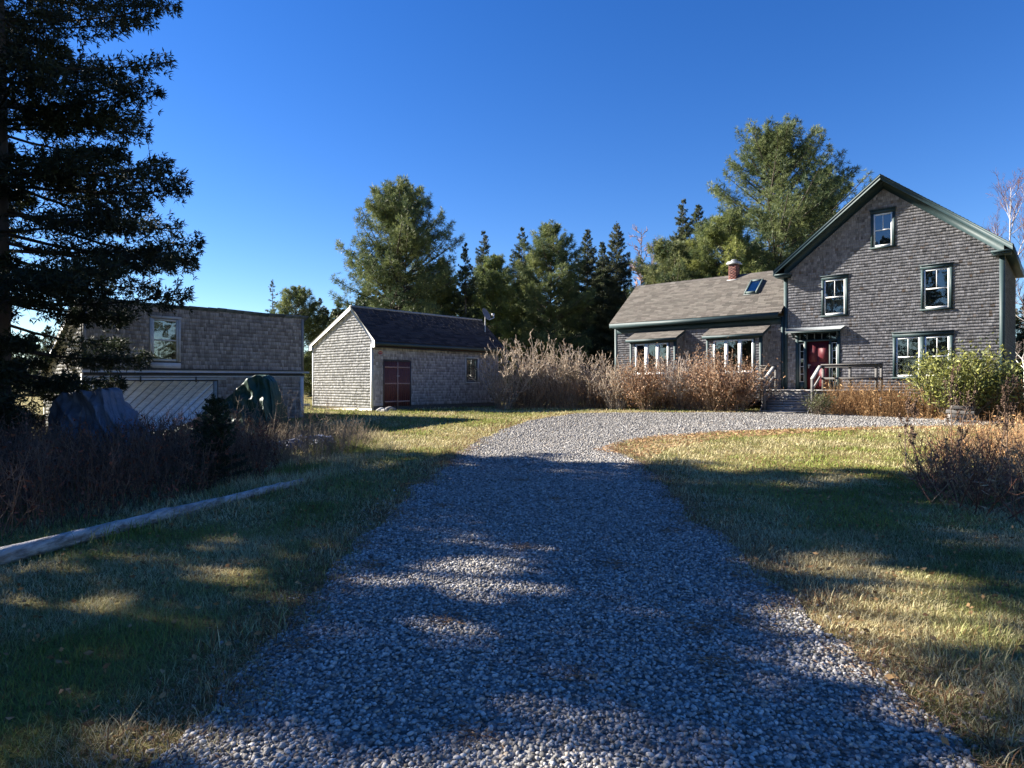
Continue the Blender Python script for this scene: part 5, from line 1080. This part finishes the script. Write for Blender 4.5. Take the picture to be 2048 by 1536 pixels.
def tarp(name, label, x, y, rz, prof, depth, col, seed, amp=.035, flat=.18, crease=.10):
    """draped sheet: prof = list of (along, height); sheet falls to the ground front and back"""
    global rng
    keep = rng; rng = np.random.default_rng(seed); nu, nv = 150, 90
    ax_, az_ = np.array(prof, float).T; u = np.linspace(ax_[0], ax_[-1], nu); hgt = np.interp(u, ax_, az_); V = np.zeros((nu, nv, 3)); ph = rng.random(12) * 6.28; fr_ = rng.uniform(3, 11, 12); sl = rng.uniform(-2.5, 2.5, 12)
    for j, t in enumerate(np.linspace(-1, 1, nv)):
        s_ = abs(t); drop = np.clip((s_ - flat) / (1 - flat), 0, 1); yy_ = np.sign(t) * depth * ((flat + .04) * min(1, s_ / flat) + (.96 - flat) * drop ** 1.25)
        zc = hgt * (1 - drop ** .92) + .02
        w = sum(np.sin(fr_[k_] * u + sl[k_] * t * 2 + ph[k_]) / (1.5 + .22 * fr_[k_]) for k_ in range(12)) * amp * (.25 + drop)
        w = w + .045 * np.abs(np.sin(u * 9 + t * 6 + ph[1])) * np.abs(np.sin(u * 3.1 - t * 4 + ph[2])) * (drop > 0) + amp * .45 * np.abs(np.sin(u * 17 + t * 9 * (1 + .3 * np.sin(u * 3)) + ph[0])) * drop
        cr = lambda sc_, sd_: 1 - np.abs(2 * vnoise(u * 1.0 + 20 + t * .8, 0 * u + t * depth * 2.2 + 20 + .4 * u, sc_, sd_ + seed) - 1) ** .7
        w = w + (crease * (cr(.30, 70) - .6) + crease * .45 * (cr(.12, 80) - .6)) * (.35 + .65 * (drop > .02))
        V[:, j] = np.stack([u + .3 * w, yy_ + np.sign(t + 1e-6) * w * 1.5, np.maximum(zc + w * .8, .015)], 1)
    idx_ = np.arange(nu * nv).reshape(nu, nv); mb = MB(); c_ = np.array(col) * rng.uniform(.92, 1.08, (nu * nv, 1))
    mb.add(V.reshape(-1, 3), np.stack([idx_[:-1, :-1], idx_[1:, :-1], idx_[1:, 1:], idx_[:-1, 1:]], -1).reshape(-1, 4), c_)
    o = mb.build(name, M_TARP, smooth=True); o.location = (x, y, g1(x, y)); o.rotation_euler = (0, 0, rz); tag(o, label, 'tarp'); rng = keep; return o
tarp('tarpaulin', 'dark green tarpaulin draped to a high peak in front of the barn wall', -7.45, 17.4, -R(8), [(-2.2, .16), (-1.75, .22), (-1.1, .55), (-.4, .98), (.1, 1.35), (.35, 1.58), (.62, 1.72), (.85, 1.72), (1.02, 1.55), (1.15, 1.1), (1.2, .4), (1.22, .05)], .8, (.014, .048, .034), 5)
tarp('tarpaulin', 'grey blue tarpaulin over a flat topped load before the sliding door', -8.75, 13.6, -R(12), [(-1.15, .1), (-.95, .75), (-.70, 1.40), (-.2, 1.42), (.10, 1.44), (.16, 1.5), (.32, 1.46), (.42, 1.15), (.6, .85), (.9, .5), (1.15, .22), (1.4, .04)], .62, (.10, .12, .165), 6, .07, .42, .17)
tarp('tarpaulin', 'low crumpled blue white sheet lying in the weeds by the sapling', -5.75, 15.0, R(12), [(-.6, .05), (-.3, .2), (.1, .12), (.45, .22), (.7, .18), (.9, .05)], .35, (.13, .16, .26), 8, .06)  # sheet colour darkened and blued to stand for shade
tarp('tarpaulin', 'flat pale blue sheet on the ground right of the barn corner', -5.0, 15.8, R(4), [(-.5, .04), (-.3, .2), (.2, .22), (.5, .18), (.6, .04)], .3, (.17, .21, .33), 9, .04)
def rock(label, x, y, s_, seed, c_, grp=None):
    r_ = np.random.default_rng(seed); import bmesh
    bm = bmesh.new(); bmesh.ops.create_icosphere(bm, subdivisions=3, radius=s_)
    ph = r_.normal(size=(6, 3)) * 3
    for v in bm.verts:
        d = np.array(v.co) / s_; k_ = 1 + sum(math.sin(float(ph[i] @ d) + i) for i in range(6)) * .07; v.co = Vector((v.co.x * k_ * 1.2, v.co.y * k_, v.co.z * k_ * .7))
    me = bpy.data.meshes.new('rock'); bm.to_mesh(me); bm.free(); at = me.attributes.new('col', 'FLOAT_COLOR', 'POINT'); at.data.foreach_set('color', np.tile([*c_, 1.0], len(me.vertices)).astype(np.float32)); me.materials.append(M_STONE)
    o = bpy.data.objects.new('rock', me); COL.objects.link(o); o.location = (x, y, g1(x, y) + s_ * .3); tag(o, label, 'rock', grp)
rock('pale rock at the shed corner by the red door', -5.45, 26.55, .17, 1, (.45, .44, .42)); rock('larger grey rock in front of the red shed door', -5.1, 26.75, .2, 2, (.22, .21, .2)); rock('small pale rock on the grass beside the shed corner rocks', -5.25, 26.3, .12, 3, (.42, .4, .36))
pk = MB(); pk.beam((-9.35, 29.6, g1(-9.35, 29.6) + .16), (-12.2, 32.0, g1(-12, 32) + .16), .05, .14, (.55, .52, .46)); tag(pk.build('plank', M_WOOD), 'pale plank lying level between barn corner and shed gable', 'plank')
# weathered board pile under the evergreen bush
for i, (dx, dz, ln, rz, lb) in enumerate(((0, .10, .9, .5, 'lowest grey board of the pile under the evergreen bush'), (.05, .24, .8, .75, 'second lowest grey board of the pile under the evergreen bush'), (-.03, .39, .75, .35, 'upper grey board of the pile under the evergreen bush'), (.02, .53, .6, .62, 'topmost grey board of the pile under the evergreen bush'))):
    m = MB(); m.box(-ln / 2, ln / 2, -.1, .1, -.055, .055, jit((.17, .16, .15), .2)); o = m.build('board', M_WOOD, bevel=.012); o.location = (at_px(1922, 20.6) + dx, 20.6, g1(15, 20.6) + dz - .035); o.rotation_euler = (.06 * (-1) ** i, .05, rz - 1.0); tag(o, lb, 'board', 'grey boards piled under the evergreen bush')
fs = MB(); n = 20; an = np.linspace(0, 2 * math.pi, n + 1)[:-1]; fx, fy = W2(.95, PV - 1.55); ring = [(fx + .62 * math.cos(t) * (1 + .08 * math.sin(3 * t)), fy + .36 * math.sin(t), g1(fx, fy) + .05) for t in an]
fs.prism([(p[0], p[1], p[2] - .08) for p in ring], ring, (.42, .38, .32)); tag(fs.build('flagstone', M_STONE), 'flat pale flagstone at the bottom of the porch steps', 'flagstone')

# ------------------------------------------------------------------ camera, sun, sky
cam = bpy.data.cameras.new('camera'); co = bpy.data.objects.new('camera', cam); COL.objects.link(co)
co.location = (0, 0, CAMZ); co.rotation_euler = (R(90), 0, 0); cam.sensor_width = 36; cam.lens = 22.5; cam.clip_end = 3000; cam.clip_start = .05; SC.camera = co
sun = bpy.data.lights.new('sun', 'SUN'); sun.energy = 5.0; sun.angle = R(.5); sun.color = (1, .93, .82); so = bpy.data.objects.new('sun', sun); COL.objects.link(so)
sv = Vector((SUN[0] * math.cos(SUN_EL), SUN[1] * math.cos(SUN_EL), math.sin(SUN_EL))); so.rotation_euler = sv.to_track_quat('Z', 'Y').to_euler(); so.location = (0, 0, 40)
w = bpy.data.worlds.new('World'); SC.world = w; w.use_nodes = True; nt = w.node_tree; bg = nt.nodes['Background']
sk = nt.nodes.new('ShaderNodeTexSky'); sk.sky_type = 'NISHITA'; sk.sun_disc = False; sk.sun_elevation = SUN_EL; sk.sun_rotation = math.atan2(SUN[0], SUN[1]); sk.air_density = 1.0; sk.dust_density = .05; sk.ozone_density = 4.0; sk.altitude = 200
hs = nt.nodes.new('ShaderNodeHueSaturation'); hs.inputs['Saturation'].default_value = 1.28; hs.inputs['Hue'].default_value = .515
nt.links.new(sk.outputs[0], hs.inputs['Color']); nt.links.new(hs.outputs[0], bg.inputs[0]); bg.inputs[1].default_value = .050
vs = SC.view_settings; vs.view_transform = 'Standard'; vs.look = 'None'; vs.exposure = 1.97; vs.gamma = 1
SC.cycles.max_bounces = 6; SC.cycles.transparent_max_bounces = 12; SC.cycles.use_denoising = True
